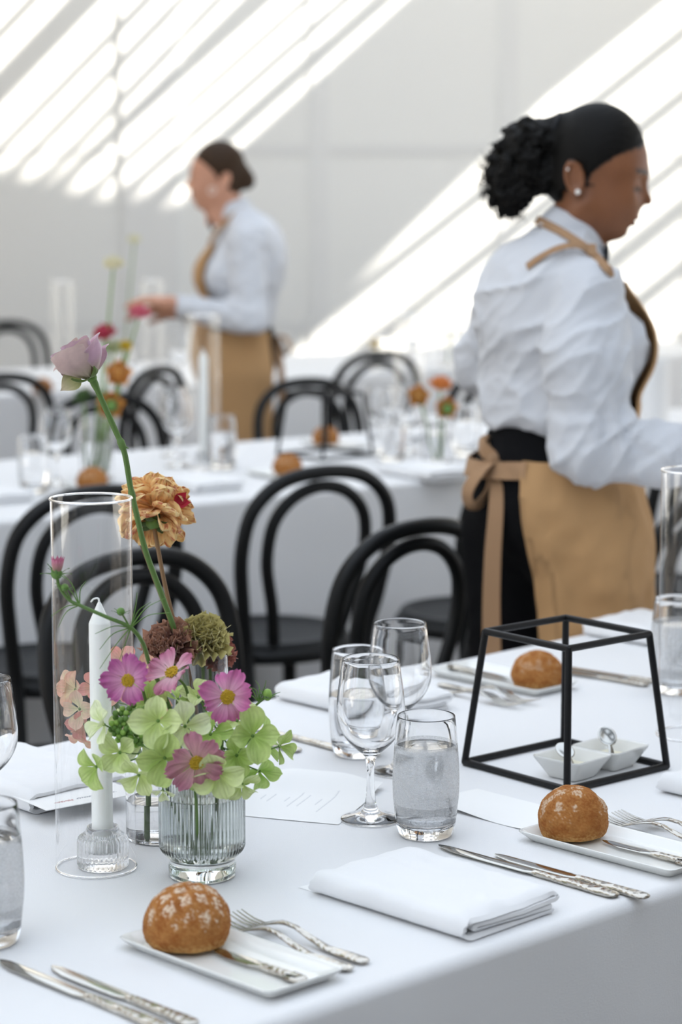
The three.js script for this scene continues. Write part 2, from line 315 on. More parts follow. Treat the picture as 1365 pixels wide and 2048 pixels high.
{
  const proto = makeChair();
  // hoop centre, facing (turn), label
  const place = (hx, hz, turn, label, first) => { const k = 0.22, p = [hx + Math.sin(turn) * k, 0, hz + Math.cos(turn) * k]; if (first) { proto.position.set(...p); proto.rotation.y = turn; tag(proto, label, 'chair', 'black bentwood chairs'); } else copyOf(proto, p, turn, label, 'black bentwood chairs'); };
  place(-0.356, -3.916, A1, 'black bentwood chair behind the tall glass candle cylinder and pink flowers', true);
  place(0.144, -4.289, A1 + Math.PI, 'black bentwood chair whose hoop stands behind the wine glasses, beside the trousers');
  place(-0.513, -4.796, A2 + Math.PI, 'black bentwood chair behind the orange dahlia at the second table');
  place(-0.042, -5.142, A2 + Math.PI, 'black bentwood chair with full seat in view at the second table');
  place(0.463, -5.41, A2 + Math.PI, 'black bentwood chair mostly hidden by the near waitress, only its round seat showing');
  place(0.78, -4.74, A1 + Math.PI, 'black bentwood chair seen in part beside the tan apron front');
  place(0.95, -5.78, A2 + Math.PI, 'black bentwood chair of which a dark seat shows past the apron');
  place(-0.116, -7.587, A2, 'black bentwood chair behind the small wire frame on the second table');
  place(-0.732, -7.032, A2, 'black bentwood chair directly behind the orange flowers on the second table');
  place(0.144, -8.866, A2 + Math.PI, 'black bentwood chair with a yellow flower before its hoop, by the far table');
  place(-0.65, -8.12, A2 + Math.PI + 0.5, 'black bentwood chair at the far table, right of the rose and orange flowers');
  place(-1.158, -7.791, A2 + Math.PI, 'black bentwood chair cut by the picture edge, level with the rose');
  place(-1.596, -11.0, A2, 'black bentwood chair beyond the farthest table at the picture edge');
  place(0.52, -7.93, A2, 'black bentwood chair showing one limb under the near waitress’s bent elbow');
}
// ---------- glassware ----------
const TUMBLER = smoothProfile([[0, 0.0005], [0.02, 0.0005], [0.0275, 0.001], [0.0322, 0.006], [0.0362, 0.03], [0.0385, 0.062], [0.0368, 0.102], [0.0335, 0.1415], [0.0329, 0.143], [0.0322, 0.1415], [0.0353, 0.102], [0.0369, 0.062], [0.0346, 0.033], [0.031, 0.019], [0.022, 0.0135], [0, 0.0128]], 5, [1, 14]);
const innerTumbler = (y) => { for (let i = 0; i < INNER.length - 1; i++) if (y <= INNER[i + 1][1]) { const [a, b] = [INNER[i], INNER[i + 1]]; return lerp(a[0], b[0], (y - a[1]) / (b[1] - a[1])); } return 0.0322; };
const INNER = smoothProfile([[0, 0.0128], [0.022, 0.0135], [0.031, 0.019], [0.0346, 0.033], [0.0369, 0.062], [0.0353, 0.102], [0.0322, 0.1415]], 10);
function waterFill(level) {
  const p = [[0, 0.0127]]; for (let k = 0; k <= 16; k++) { const y = lerp(0.0135, level, k / 16); p.push([innerTumbler(y) + 0.0003, y]); } p.push([innerTumbler(level) - 0.002, level - 0.0006], [0, level - 0.0008]);
  return lathe(p, 56);
}
// condensation: fine beads below the water line roughen and bump the outside
const beadBump = texture(512, (u, v) => clamp(0.5 + 0.5 * tiled(u, v, 26) + 0.35 * tiled(u, v, 60, 4), 0, 1)); beadBump.repeat.set(3, 2);
const beadRough = texture(256, (u, v) => [0, clamp(0.8 + 0.1 * tiled(u, v, 6) + 0.2 * tiled(u, v, 30, 3), 0.5, 1), 0]); beadRough.repeat.set(2, 1);
const beadAlpha = texture(256, (u, v) => [0, clamp(0.74 + 0.16 * tiled(u, v, 4) + 0.28 * tiled(u, v, 34, 3), 0.25, 1), 0]); beadAlpha.repeat.set(3, 2);
M.misted = phys({ color: rgb(0.95, 0.96, 0.97), roughness: 1, roughnessMap: beadRough, bumpMap: beadBump, bumpScale: 0.0002, transmission: 0.5, thickness: 0, ior: 1.33, transparent: true, opacity: 0.85, alphaMap: beadAlpha });
const tumblerGeo = lathe(TUMBLER, 72);
// a band of droplets hugging the outside of the glass
function mistBand(level, ys = 0.017) { const p = []; for (let k = 0; k <= 20; k++) { const y = lerp(ys, level, k / 20); p.push([innerTumbler(y) + 0.0017, y]); } return lathe(p, 72); }
function tumbler(pos, level, mist, label, group) {
  const t = thing('water_tumbler', label, 'glass', pos, 0, group);
  part(t, 'glass', tumblerGeo, M.glass);
  part(t, 'water', waterFill(level), M.water, 'still water');
  if (mist) part(t, 'condensation', mistBand(level + 0.004, 0.02), M.misted, 'misty condensation on the glass');
  return t;
}
const WINE = smoothProfile([[0, 0.0012], [0.03, 0.0008], [0.0348, 0.0012], [0.0355, 0.0022], [0.034, 0.0034], [0.024, 0.0055], [0.013, 0.0095], [0.0085, 0.016], [0.0058, 0.028], [0.0045, 0.048], [0.0048, 0.066], [0.0075, 0.0775], [0.016, 0.0855], [0.029, 0.0985], [0.0385, 0.1165], [0.0405, 0.1335], [0.039, 0.155], [0.0358, 0.178], [0.0335, 0.1945], [0.033, 0.1955], [0.0324, 0.1945], [0.0346, 0.178], [0.0378, 0.155], [0.0392, 0.1335], [0.037, 0.118], [0.028, 0.1012], [0.015, 0.0895], [0.006, 0.0855], [0, 0.0848]], 4);
const wineGeo = lathe(WINE, 72);
function wineGlass(pos, label, group) { return single('wine_glass', wineGeo, M.glass, label, 'glass', pos, 0, group); }
const cylinderProfile = (r, h, base = 0.003, w = 0.0022) => [[0, 0.0004], [r - 0.002, 0.0004], [r, 0.0024], [r, h - 0.001], [r - w * 0.5, h], [r - w, h - 0.001], [r - w, base + 0.002], [r - w - 0.002, base], [0, base]];
const openCylinder = (r, h, w = 0.0022) => [[r - w, 0.001], [r - w * 0.5, 0.0003], [r, 0.001], [r, h - 0.001], [r - w * 0.5, h], [r - w, h - 0.001], [r - w, 0.001]];
const ribbed = (n, amp, y0, y1) => (a, r, y) => r > 0.012 && y > y0 && y < y1 ? Math.abs(Math.cos(a * n / 2)) * amp - amp * 0.5 : 0;
const densify = (p, step) => { const out = [p[0]]; for (let i = 1; i < p.length; i++) { const [a, b] = [p[i - 1], p[i]], n = Math.max(1, Math.ceil(Math.hypot(b[0] - a[0], b[1] - a[1]) / step)); for (let k = 1; k <= n; k++) out.push([lerp(a[0], b[0], k / n), lerp(a[1], b[1], k / n)]); } return out; };
M.tube = phys({ color: 0xffffff, roughness: 0, transmission: 1, thickness: 0, ior: 1.6 });
function hurricane(pos, r, h, label) {
  const t = thing('hurricane_tube', label, 'candle tube', pos), k = 0.0013;
  const lip = (y) => { const p = []; for (let i = 0; i <= 10; i++) { const a = i / 10 * TAU; p.push([r + Math.cos(a) * k, y + Math.sin(a) * k]); } return lathe(p.reverse(), 96); };
  part(t, 'wall', lathe([[r, 0.002], [r, h * 0.5], [r, h - 0.002]], 96), M.tube, 'clear blown glass wall');
  part(t, 'rim', lip(h - k), M.glass, 'polished rim'); part(t, 'foot_ring', lip(k + 0.0002), M.glass);
  return t;
}
function candleSet(pos, h, holderLabel, candleLabel, twist = 0) {
  const outer = [[0, 0.0005], [0.0265, 0.0005], [0.028, 0.002], [0.028, 0.03], [0.0265, 0.034], [0.019, 0.0405], [0.0172, 0.046], [0.0152, 0.046], [0.0135, 0.042], [0.0135, 0.018], [0, 0.018]];
  single('candle_holder', lathe(densify(outer, 0.003), 240, ribbed(32, 0.0014, 0.003, 0.036)), M.glass, holderLabel, 'candle holder', pos);
  const c = thing('candle', candleLabel, 'candle', [pos[0], pos[1] + 0.0185, pos[2]], twist);
  part(c, 'wax', lathe(smoothProfile([[0, 0], [0.0125, 0.0], [0.0118, 0.03], [0.0118, h - 0.024], [0.011, h - 0.0215], [0.0025, h - 0.002], [0.0012, h], [0, h]], 3, [1, 3, 4, 5]), 32), M.wax);
  part(c, 'wick', rod([[0, h - 0.002, 0], [-0.001, h + 0.004, 0], [-0.006, h + 0.0035, 0.001], [-0.0085, h + 0.0008, 0.0015]], 0.0011, 6, 10), M.wax);
  return c;
}
const T = 0.75;
tumbler([0.098, T, -2.583], 0.107, true, 'full misted water tumbler in front of the black wire frame, beside the front wine glass');
tumbler([0.022, T, -2.968], 0.083, false, 'bluish water tumbler behind the front wine glass, beside the folded napkin');
tumbler([-0.352, T, -2.2], 0.108, true, 'misted water tumbler cut by the picture edge, above the lower corner knives');
wineGlass([0.035, T, -2.651], 'empty wine glass standing directly beside the misted water tumbler');
wineGlass([0.075, T, -2.876], 'empty wine glass farther back, its rim rising above the others');
wineGlass([-0.406, T, -2.54], 'empty wine glass cut by the picture edge, before the dark chair legs');
tumbler([0.498, T, -3.35], 0.105, true, 'water tumbler just past the corner of the wire frame, beside the tall tube');
tumbler([0.56, T, -3.24], 0.105, true, 'water tumbler behind the tall tube at the picture edge');
wineGlass([0.62, T, -3.08], 'empty wine glass at the picture edge behind the wire frame');
hurricane([-0.27, T, -2.458], 0.044, 0.412, 'tall clear glass cylinder around the white candle on the front table');
candleSet([-0.263, T, -2.462], 0.278, 'ribbed clear glass candle holder inside the tall cylinder on the front table', 'white dinner candle with curled wick inside the tall glass cylinder');
hurricane([0.477, T, -3.08], 0.044, 0.367, 'clear glass candle cylinder at the picture edge beside the black wire frame');

// ---------- vases ----------
const vaseOuter = [[0, 0.0006], [0.033, 0.0006], [0.0365, 0.003], [0.037, 0.014], [0.0352, 0.018], [0.0362, 0.0215], [0.0445, 0.03], [0.0465, 0.036], [0.0465, 0.15], [0.0455, 0.1515], [0.0442, 0.15], [0.0442, 0.04], [0.042, 0.034], [0.031, 0.024], [0.02, 0.0215], [0, 0.021]];
const vaseTint = phys({ color: rgb(0.97, 1, 0.98), roughness: 0, transmission: 1, thickness: 0.003, ior: 1.5 });
{
  const t = thing('ribbed_vase', 'ribbed clear glass vase holding green hydrangea in front', 'vase', [-0.151, T, -2.426]);
  part(t, 'glass', lathe(densify(vaseOuter, 0.006), 420, (a, r, y) => r > 0.0445 && y > 0.028 ? (Math.abs(Math.cos(a * 30)) - 0.6) * 0.0016 : 0), vaseTint);
  part(t, 'water', lathe([[0, 0.0209], [0.02, 0.0214], [0.0312, 0.0239], [0.0423, 0.0339], [0.0445, 0.0402], [0.0445, 0.092], [0.043, 0.0912], [0, 0.091]], 64), M.water, 'vase water');
  const b = thing('bud_vase', 'plain clear cylinder vase behind the ribbed vase, one green stem in its water', 'vase', [-0.2105, T, -2.576]);
  part(b, 'glass', lathe(densify(cylinderProfile(0.0375, 0.13, 0.004), 0.01), 72), M.glass);
  part(b, 'water', lathe([[0, 0.0039], [0.0333, 0.004], [0.0356, 0.007], [0.0356, 0.047], [0.034, 0.0462], [0, 0.046]], 56), M.water, 'vase water');
  const c = thing('tall_vase', 'tall clear glass vase whose rim shows among the carnations', 'vase', [-0.17, T, -2.735]);
  part(c, 'glass', lathe(densify(cylinderProfile(0.033, 0.192, 0.006), 0.01), 72), M.glass);
  part(c, 'water', lathe([[0, 0.0059], [0.029, 0.006], [0.0311, 0.009], [0.0311, 0.09], [0.03, 0.0893], [0, 0.089]], 56), M.water, 'vase water');
}
// ---------- plates, rolls, cutlery ----------
function plateGeo(W, L) {
  const n = 96, ring = (sx, y, r) => outline(W / 2 - sx, L / 2 - sx, r, n).map((p) => V(p.x, y, -p.y));
  return skin([ring(0.014, 0.0002, 0.006), ring(0.011, 0.0012, 0.006), ring(0.002, 0.0098, 0.008), ring(0, 0.0118, 0.009), ring(0.0014, 0.013, 0.008), ring(0.0038, 0.0115, 0.007), ring(0.0125, 0.005, 0.006), ring(0.018, 0.0044, 0.005)]);
}
const plate0 = plateGeo(0.1, 0.225);
const onPlate = T + 0.0046;
single('bread_plate', plate0, M.porcelain, 'white rectangular bread plate nearest the picture’s lower edge', 'plate', [-0.108, T, -2.138], A1, 'bread plates');
single('bread_plate', plate0, M.porcelain, 'white rectangular bread plate beside the pair of knives', 'plate', [0.314, T, -2.517], A1, 'bread plates');
single('bread_plate', plate0, M.porcelain, 'white rectangular bread plate behind the wire frame', 'plate', [0.245, T, -3.42], A1, 'bread plates');
M.crust = phys({ vertexColors: true, roughness: 0.8, specularIntensity: 0.3 });
function rollGeo(w, h, d, s, flour, grid) {
  const g = new THREE.SphereGeometry(1, 180, 120);
  const low = (v) => 0.03 * noise(v.x * 1.3 + s, v.y * 1.3, v.z * 1.3) + 0.012 * noise(v.x * 4 + s, v.y * 4, v.z * 4);
  warp(g, (v) => {
    const dir = v.clone(), k = 1 + low(dir);
    const cut = Math.exp(-((dir.x * 0.8 + dir.z * 0.5 - 0.05 - 0.1 * noise(dir.z * 2, s, 1)) ** 2) * 160) * smoothstep(dir.y, 0.1, 0.7) * grid * 0.05;
    const rough = 0.009 * noise(dir.x * 16 + s, dir.y * 16, dir.z * 16) + 0.007 * noise(dir.x * 45, dir.y * 45 + s, dir.z * 45);
    v.copy(dir).multiplyScalar(k - cut + rough);
    if (v.y < -0.45) v.y = -0.45 - (-0.45 - v.y) * 0.22;             // flat underside
    v.set(v.x * w / 2, (v.y + 0.58) * h / 1.58, v.z * d / 2);
  });
  const P = g.attributes.position, sph = new THREE.SphereGeometry(1, 180, 120).attributes.position;
  return paint(g, (p, n, i) => {
    const d = V(sph.getX(i), sph.getY(i), sph.getZ(i)), n1 = noise(d.x * 2 + s, d.y * 2, d.z * 2), n2 = noise(d.x * 9 + s, d.y * 9, d.z * 9), n3 = noise(d.x * 38, d.y * 38 + s, d.z * 38);
    let c = mix([0.29, 0.1, 0.024], [0.47, 0.22, 0.068], 0.45 + 0.45 * n1 + 0.3 * n2 + 0.25 * n3);
    c = mix(c, [0.2, 0.055, 0.01], clamp(0.5 * n1 - 0.1 + 0.2 * n3, 0, 1));
    c = mix(c, [0.6, 0.36, 0.13], smoothstep(-d.y + 0.15 * n2, 0.2, 0.6) * 0.8); // pale, less baked base
    const gx = Math.abs(((d.x * 2.6 + 0.4 * d.z + 0.1 * n2 + 9) % 1) - 0.5), gz = Math.abs(((d.z * 2.6 - 0.4 * d.x + 0.1 * n2 + 9) % 1) - 0.5);
    const patch = grid ? smoothstep(Math.min(0.5 - gx, 0.5 - gz) * 2 + 0.25 * n2, 0.25, 0.6) : smoothstep(n1 + 0.4 * n2, 0.15, 0.6);
    const dust = patch * smoothstep(d.y + 0.22 * n1 + 0.15 * n2, 0.28, 0.55) * clamp(0.7 + 0.55 * n2 + 0.5 * n3, 0, 1) * flour;
    return mix(c, [0.78, 0.68, 0.54], dust * 0.72);
  });
}
single('bread_roll', rollGeo(0.086, 0.063, 0.083, 3, 1, 1), M.crust, 'round bread roll with floury crossed crust on the nearest plate', 'bread roll', [-0.151, onPlate, -2.178], 0.5, 'bread rolls on plates');
single('bread_roll', rollGeo(0.083, 0.06, 0.08, 11, 0.75, 0), M.crust, 'round bread roll on the plate beside the pair of knives', 'bread roll', [0.266, onPlate, -2.562], 0.9, 'bread rolls on plates');
const rollPlain = rollGeo(0.078, 0.056, 0.074, 23, 0.3, 0);
single('bread_roll', rollPlain, M.crust, 'golden bread roll seen through the black wire frame on the front table', 'bread roll', [0.293, onPlate, -3.365], 0.2, 'bread rolls on plates');
// knives and forks lie along local z, business end at -z
function knifeParts(L) {
  const hl = L * 0.44, z0 = -L / 2;
  const blade = bar([[0, 0.002, 0.0006], [0.004, 0.007, 0.0009], [0.012, 0.0125, 0.0012], [0.03, 0.0168, 0.0016], [0.06, 0.0178, 0.002], [L - hl - 0.012, 0.0165, 0.0026], [L - hl, 0.012, 0.004], [L - hl + 0.006, 0.0105, 0.0055]].map(([z, w, h]) => ({ p: [z < 0.03 ? 0.003 * (1 - z / 0.03) : 0, 0.0035, z0 + z], w, h })), 14, 2.2);
  const handle = bar([[0, 0.0105, 0.0058], [0.01, 0.0118, 0.0064], [0.05, 0.0136, 0.0068], [hl - 0.02, 0.0178, 0.0062], [hl - 0.006, 0.0172, 0.0055], [hl - 0.001, 0.012, 0.004], [hl, 0.005, 0.002]].map(([z, w, h]) => ({ p: [0, 0.0035, z0 + L - hl + z], w, h })), 16, 2.6);
  return [blade, handle];
}
function knife(x, z, L, label, group, y = T, turn = A1, name = 'table_knife') {
  const t = thing(name, label, 'knife', [x, y, z], turn, group), [b, h] = knifeParts(L);
  part(t, 'blade', b, M.steel); part(t, 'handle', h, M.hammered, 'hammered steel handle'); return t;
}
function fork(x, z, L, label, group, y = T, turn = A1) {
  const t = thing('fork', label, 'fork', [x, y, z], turn, group), z0 = -L / 2, tines = [];
  const lift = (s) => 0.004 + 0.0115 * Math.sin(clamp((s - 0.2) / 0.45, 0, 1) * Math.PI) + 0.006 * (s < 0.2 ? ((0.2 - s) / 0.2) ** 2 : 0); // arched neck, upturned tips
  for (let k = 0; k < 4; k++) { const x0 = (k - 1.5) * 0.0058; tines.push(bar([0, 0.15, 0.4, 0.7, 1].map((q) => { const s = q * 0.27; return { p: [x0 * lerp(1.05, 0.95, q), lift(s), z0 + s * L], w: lerp(0.0014, 0.0034, Math.min(1, q * 2)), h: lerp(0.0012, 0.0022, q) }; }), 8)); }
  const root = bar([0.255, 0.29, 0.33, 0.37, 0.41].map((s, i) => ({ p: [0, lift(s), z0 + s * L], w: [0.0215, 0.0228, 0.02, 0.011, 0.0072][i], h: [0.0016, 0.0022, 0.0026, 0.0032, 0.0036][i] })), 14);
  part(t, 'tines', merge([...tines, root]), M.steel);
  part(t, 'handle', bar([0.4, 0.48, 0.58, 0.7, 0.85, 0.96, 0.993, 1].map((s, i) => ({ p: [0, lift(s), z0 + s * L], w: [0.0072, 0.0068, 0.0085, 0.012, 0.0168, 0.018, 0.012, 0.005][i], h: [0.0036, 0.0036, 0.0034, 0.0034, 0.0034, 0.0032, 0.0026, 0.0016][i] })), 14), M.hammered, 'hammered steel handle');
  return t;
}
knife(0.2, -2.439, 0.262, 'longer table knife of the pair between napkin and bread plate', 'table knives');
knife(0.2465, -2.418, 0.219, 'shorter table knife of the pair between napkin and bread plate', 'table knives');
knife(-0.245, -2.05, 0.25, 'table knife in the picture’s lower corner, nearest the edge', 'table knives');
knife(-0.205, -2.045, 0.215, 'table knife in the lower corner, half behind its pair', 'table knives');
knife(-0.085, -3.075, 0.25, 'table knife pointing at the bluish water tumbler', 'table knives');
knife(-0.13, -3.055, 0.215, 'table knife whose end shows beside the green hydrangea', 'table knives');
knife(0.43, -3.45, 0.235, 'longer table knife seen through the wire frame, past the golden roll', 'table knives', T, A1 + 0.1);
knife(0.385, -3.452, 0.2, 'shorter table knife seen through the wire frame, past the golden roll', 'table knives', T, A1 + 0.1);
const k1 = knife(-0.0805, -2.113, 0.13, 'butter knife lying on the nearest bread plate under the roll', 'butter knives', onPlate + 0.0005, A1 + 0.02, 'butter_knife');
const k2 = knife(0.3415, -2.4885, 0.13, 'butter knife on the bread plate beside the pair of knives', 'butter knives', onPlate + 0.0005, A1 + 0.02, 'butter_knife');
const k3 = knife(0.208, -3.455, 0.13, 'butter knife on the bread plate behind the wire frame', 'butter knives', onPlate + 0.001, A1 + Math.PI, 'butter_knife');
fork(-0.0595, -2.1835, 0.198, 'outer fork beside the nearest bread plate', 'forks');
fork(-0.042, -2.203, 0.192, 'inner fork of the two beside the nearest bread plate', 'forks');
fork(0.374, -2.57, 0.2, 'outer fork beside the plate near the picture edge', 'forks');
fork(0.395, -2.585, 0.195, 'inner fork near the picture edge, tines beside the roll', 'forks');
fork(0.215, -3.325, 0.195, 'fork with raised tines in front of the golden roll behind the frame', 'forks', T, A1 + Math.PI);
fork(0.192, -3.302, 0.195, 'fork half under its neighbour by the plate behind the frame', 'forks', T, A1 + Math.PI);

// ---------- folded napkins ----------
// a strip of cloth folded on itself in cross-section, extruded; path points [across, height]
function foldedGeo(W, L, layers, h, s) {
  const pts = [], g = h / layers, y = (k) => g * (k + 0.5), row = (a, b, k) => { for (let i = 0; i <= 10; i++) pts.push(V(lerp(a, b, i / 10), y(k), 0)); };
  row(W / 2 - 0.008, -W / 2 + 0.006, 0);                              // bottom layer, wrapped up round one side, over the top and folded in twice
  pts.push(V(-W / 2, y(0.6), 0), V(-W / 2 - 0.001, y((layers - 1) / 2), 0), V(-W / 2 + 0.001, y(layers - 1.6), 0));
  row(-W / 2 + 0.008, W / 2 - 0.004, layers - 1); pts.push(V(W / 2, y(layers - 1.5), 0));
  row(W / 2 - 0.005, -W / 2 + 0.016, layers - 2); pts.push(V(-W / 2 + 0.012, y(layers - 2.5), 0));
  row(-W / 2 + 0.017, W / 2 - 0.012, layers - 3);
  const c = new THREE.CatmullRomCurve3(pts, false, 'centripetal'), N = pts.length * 3, path = Array.from({ length: N + 1 }, (_, i) => c.getPoint(i / N)), half = g * 0.36;
  const loop = [], nrm = path.map((p, i) => { const t = path[Math.min(N, i + 1)].clone().sub(path[Math.max(0, i - 1)]).normalize(); return V(-t.y, t.x, 0); });
  path.forEach((p, i) => loop.push(p.clone().addScaledVector(nrm[i], half))); for (let i = N; i >= 0; i--) loop.push(path[i].clone().addScaledVector(nrm[i], -half));
  const M_ = 22, rings = [];
  for (let q = 0; q <= M_; q++) {
    const z = lerp(-L / 2, L / 2, q / M_), e = 1 - 0.16 * Math.max(0, Math.abs(z) / (L / 2) - 0.94) / 0.06;
    rings.push(loop.map((p) => V(p.x * (1 - 0.006 * Math.sin(z * 9 + s)), Math.max(0.0004, p.y * e * (1 + 0.06 * noise(p.x * 14 + s, 1, z * 12)) + 0.0015 * noise(p.x * 30, s, z * 30) * (p.y / h)), z + 0.004 * noise(p.y * 90, s, p.x * 4) * (Math.abs(q - M_ / 2) > M_ / 2 - 1 ? 1 : 0))));
  }
  const geo = skin(rings.map((r) => r.slice().reverse()), { capA: false, capB: false }), cap = (r, flip) => { // strip caps between the two sides of the folded sheet
    const n = r.length, pos = [], idx = []; r.forEach((p) => pos.push(p.x, p.y, p.z)); for (let i = 0; i < n / 2 - 1; i++) { const a = i, b = i + 1, c2 = n - 1 - i, d = n - 2 - i; flip ? idx.push(a, b, d, a, d, c2) : idx.push(a, d, b, a, c2, d); }
    const k = new THREE.BufferGeometry(); k.setAttribute('position', new THREE.Float32BufferAttribute(pos, 3)); k.setIndex(idx); k.computeVertexNormals(); return k; };
  const g2 = merge([geo, cap(rings[0], true), cap(rings[M_], false)]), P = g2.attributes.position, uv = g2.attributes.uv; for (let i = 0; i < P.count; i++) uv.setXY(i, P.getX(i), P.getZ(i));
  return g2;
}
const napkinA = foldedGeo(0.142, 0.222, 4, 0.026, 1), napkinB = foldedGeo(0.142, 0.222, 4, 0.03, 5);
const nap = (g, x, z, turn, label) => single('napkin', g, M.napkin, label, 'napkin', [x, T + 0.0008, z], turn, 'folded white napkins');
nap(napkinA, 0.097, -2.33, A1, 'white folded napkin in front, beside the pair of knives');
nap(napkinB, 0.034, -3.268, A1, 'white folded napkin behind the bluish water tumbler');
nap(napkinB, -0.396, -2.798, A1, 'white folded napkin with a name card, seen through the candle cylinder');
nap(napkinA, 0.522, -2.745, A1, 'white folded napkin cut by the picture edge beside the wire frame');
nap(napkinB, 0.536, -3.76, A1, 'white folded napkin at the table edge beside the tan apron');

// ---------- printed papers ----------
function sheet(w, l, lift) { const g = new THREE.PlaneGeometry(w, l, 20, 24).rotateX(-Math.PI / 2); return warp(g, (v) => { v.y = 0.0006 + lift(v.x / w + 0.5, v.z / l + 0.5); }); }
function inkPaper(draw, w, h) {
  const c = document.createElement('canvas'); c.width = w; c.height = h; const x = c.getContext('2d'); x.fillStyle = '#efefee'; x.fillRect(0, 0, w, h); draw(x, w, h);
  const t = new THREE.CanvasTexture(c); t.colorSpace = THREE.SRGBColorSpace; return std({ map: t, roughness: 0.8, side: THREE.DoubleSide });
}
const squiggle = (x, y, w, h, c, k, lw) => (cx) => { cx.strokeStyle = c; cx.lineWidth = lw; cx.beginPath(); for (let i = 0; i <= k * 8; i++) { const t = i / (k * 8); const px = x + w * t + Math.sin(i * 1.3) * h * 0.18, py = y + Math.sin(i * 0.8) * h * (0.35 + 0.25 * Math.sin(i * 2.1)); i ? cx.lineTo(px, py) : cx.moveTo(px, py); } cx.stroke(); };
const menuMat = inkPaper((cx, w, h) => {
  squiggle(w * 0.24, h * 0.11, w * 0.5, 22, '#a3a6ae', 7, 1.6)(cx);
  const rows = [[0.22, 0.22], [0.27, 0.5], [0.345, 0.14], [0.39, 0.62], [0.47, 0.12], [0.515, 0.2], [0.6, 0.12], [0.645, 0.36], [0.69, 0.3], [0.77, 0.16], [0.82, 0.5]];
  for (const [y, l] of rows) squiggle(w * (0.5 - l / 2), h * y, w * l, 5, '#b4b6bc', Math.round(l * 60), 1.4)(cx);
}, 512, 700);
const menuTurn = Math.atan2(0.35, 0.94);
{ // title towards the wine glass; far side curls up
  const g = sheet(0.175, 0.24, (u, v) => 0.016 * smoothstep(u, 0.62, 1) * smoothstep(v, 0.2, 0.55) * (1 - smoothstep(v, 0.75, 1) * 0.6) + 0.001 * (1 + Math.sin(v * 7)) * u);
  const uv = g.attributes.uv; for (let i = 0; i < uv.count; i++) uv.setY(i, uv.getY(i));
  const m = single('menu_card', g, menuMat, 'white printed menu sheet with a curled edge beneath the wine glass', 'menu', [0, T, 0], 0);
  // local +x runs along (0.32, -0.95), local -z (top of the sheet) along (0.94, 0.35)
  m.rotation.y = Math.atan2(0.95, 0.32); m.position.set(-0.004 + 0.32 * 0.0875 - 0.94 * 0.12, T, -2.625 - 0.95 * 0.0875 - 0.35 * 0.12);
}
const menuGeo2 = sheet(0.1, 0.19, (u, v) => 0.0025 * (1 + Math.sin(v * 6 + 0.6)) * (1 - u));
single('menu_card', menuGeo2, M.paper, 'white menu sheet lying between the misted tumbler and the bread roll', 'menu', [0.2, T, -2.69], A1);
single('place_card', new THREE.PlaneGeometry(0.15, 0.23).rotateX(-Math.PI / 2).translate(0, 0.0004, 0), M.paper, 'white paper sheet peeping out under the front napkin', 'card', [0.088, T, -2.353], A1);
const nameMat = inkPaper((cx, w, h) => { squiggle(w * 0.18, h * 0.72, w * 0.2, 16, '#a0403a', 9, 3)(cx); squiggle(w * 0.42, h * 0.7, w * 0.42, 14, '#5b5e6a', 16, 3)(cx); }, 512, 256);
{
  const c = single('name_card', slab(0.13, 0.0008, 0.08, 0.0003, 1), nameMat, 'small white name card tucked into the napkin behind the candle cylinder', 'card', [-0.318, T + 0.0185, -2.695], A1 - 0.12);
  const P = c.geometry.attributes.position, uv = c.geometry.attributes.uv; for (let i = 0; i < P.count; i++) uv.setXY(i, P.getX(i) / 0.13 + 0.5, 0.5 - P.getZ(i) / 0.08);
}
// ---------- black wire frame with two butter dishes ----------
function wireFrame(pos, turn, b, tp, h, label, r = 0.0047) {
  const t = thing('wire_frame', label, 'table frame', pos, turn), c = (s, y) => [[-1, -1], [1, -1], [1, 1], [-1, 1]].map(([x, z]) => V(x * s / 2, y, z * s / 2));
  const B = c(b, r), P = c(tp, h - r), rodOf = (a, e) => rod([a, e], r, 10);
  for (let k = 0; k < 4; k++) { part(t, 'base_bar', rodOf(B[k], B[(k + 1) % 4]), M.wire); part(t, 'top_bar', rodOf(P[k], P[(k + 1) % 4]), M.wire); part(t, 'upright', rodOf(B[k], P[k]), M.wire); }
  return t;
}
wireFrame([0.2905, T, -2.902], 0.705, 0.184, 0.148, 0.182, 'black open wire frame around two butter dishes on the front table');
function dishGeo() {
  const n = 48, ring = (a, y, r) => outline(a, a, r, n).map((p) => V(p.x, y, -p.y));
  return skin([ring(0.02, 0.0003, 0.004), ring(0.0225, 0.0015, 0.005), ring(0.0365, 0.026, 0.005), ring(0.0372, 0.0285, 0.005), ring(0.0358, 0.0288, 0.0045), ring(0.034, 0.0265, 0.004), ring(0.022, 0.007, 0.004), ring(0.02, 0.006, 0.004)]);
}
const dish0 = dishGeo();
function spoonAt(x, z, y, turn, tilt, label) {
  const t = thing('small_spoon', label, 'spoon', [x, y, z], turn, 'butter spoons'); 
  part(t, 'bowl', warp(new THREE.SphereGeometry(1, 28, 18).scale(0.0125, 0.0032, 0.0152), (v) => { v.y -= 0.004 * (1 - (v.x / 0.0125) ** 2 - (v.z / 0.0152) ** 2) * (v.y < 0.0001 ? 1 : 0.75); }), M.steel).rotation.x = tilt;
  part(t, 'handle', bar([{ p: [0, 0, 0.014], w: 0.006, h: 0.002 }, { p: [0, -0.001, 0.022], w: 0.0072, h: 0.0018 }, { p: [0, -0.005, 0.034], w: 0.0098, h: 0.0018 }, { p: [0, -0.011, 0.041], w: 0.011, h: 0.0018 }, { p: [0, -0.0125, 0.0425], w: 0.007, h: 0.0012 }], 10), M.steel).rotation.x = tilt;
  return t;
}
single('butter_dish', dish0, M.porcelain, 'square white dish nearer the front inside the wire frame', 'dish', [0.2945, T, -2.855], A1 + 0.04, 'square butter dishes');
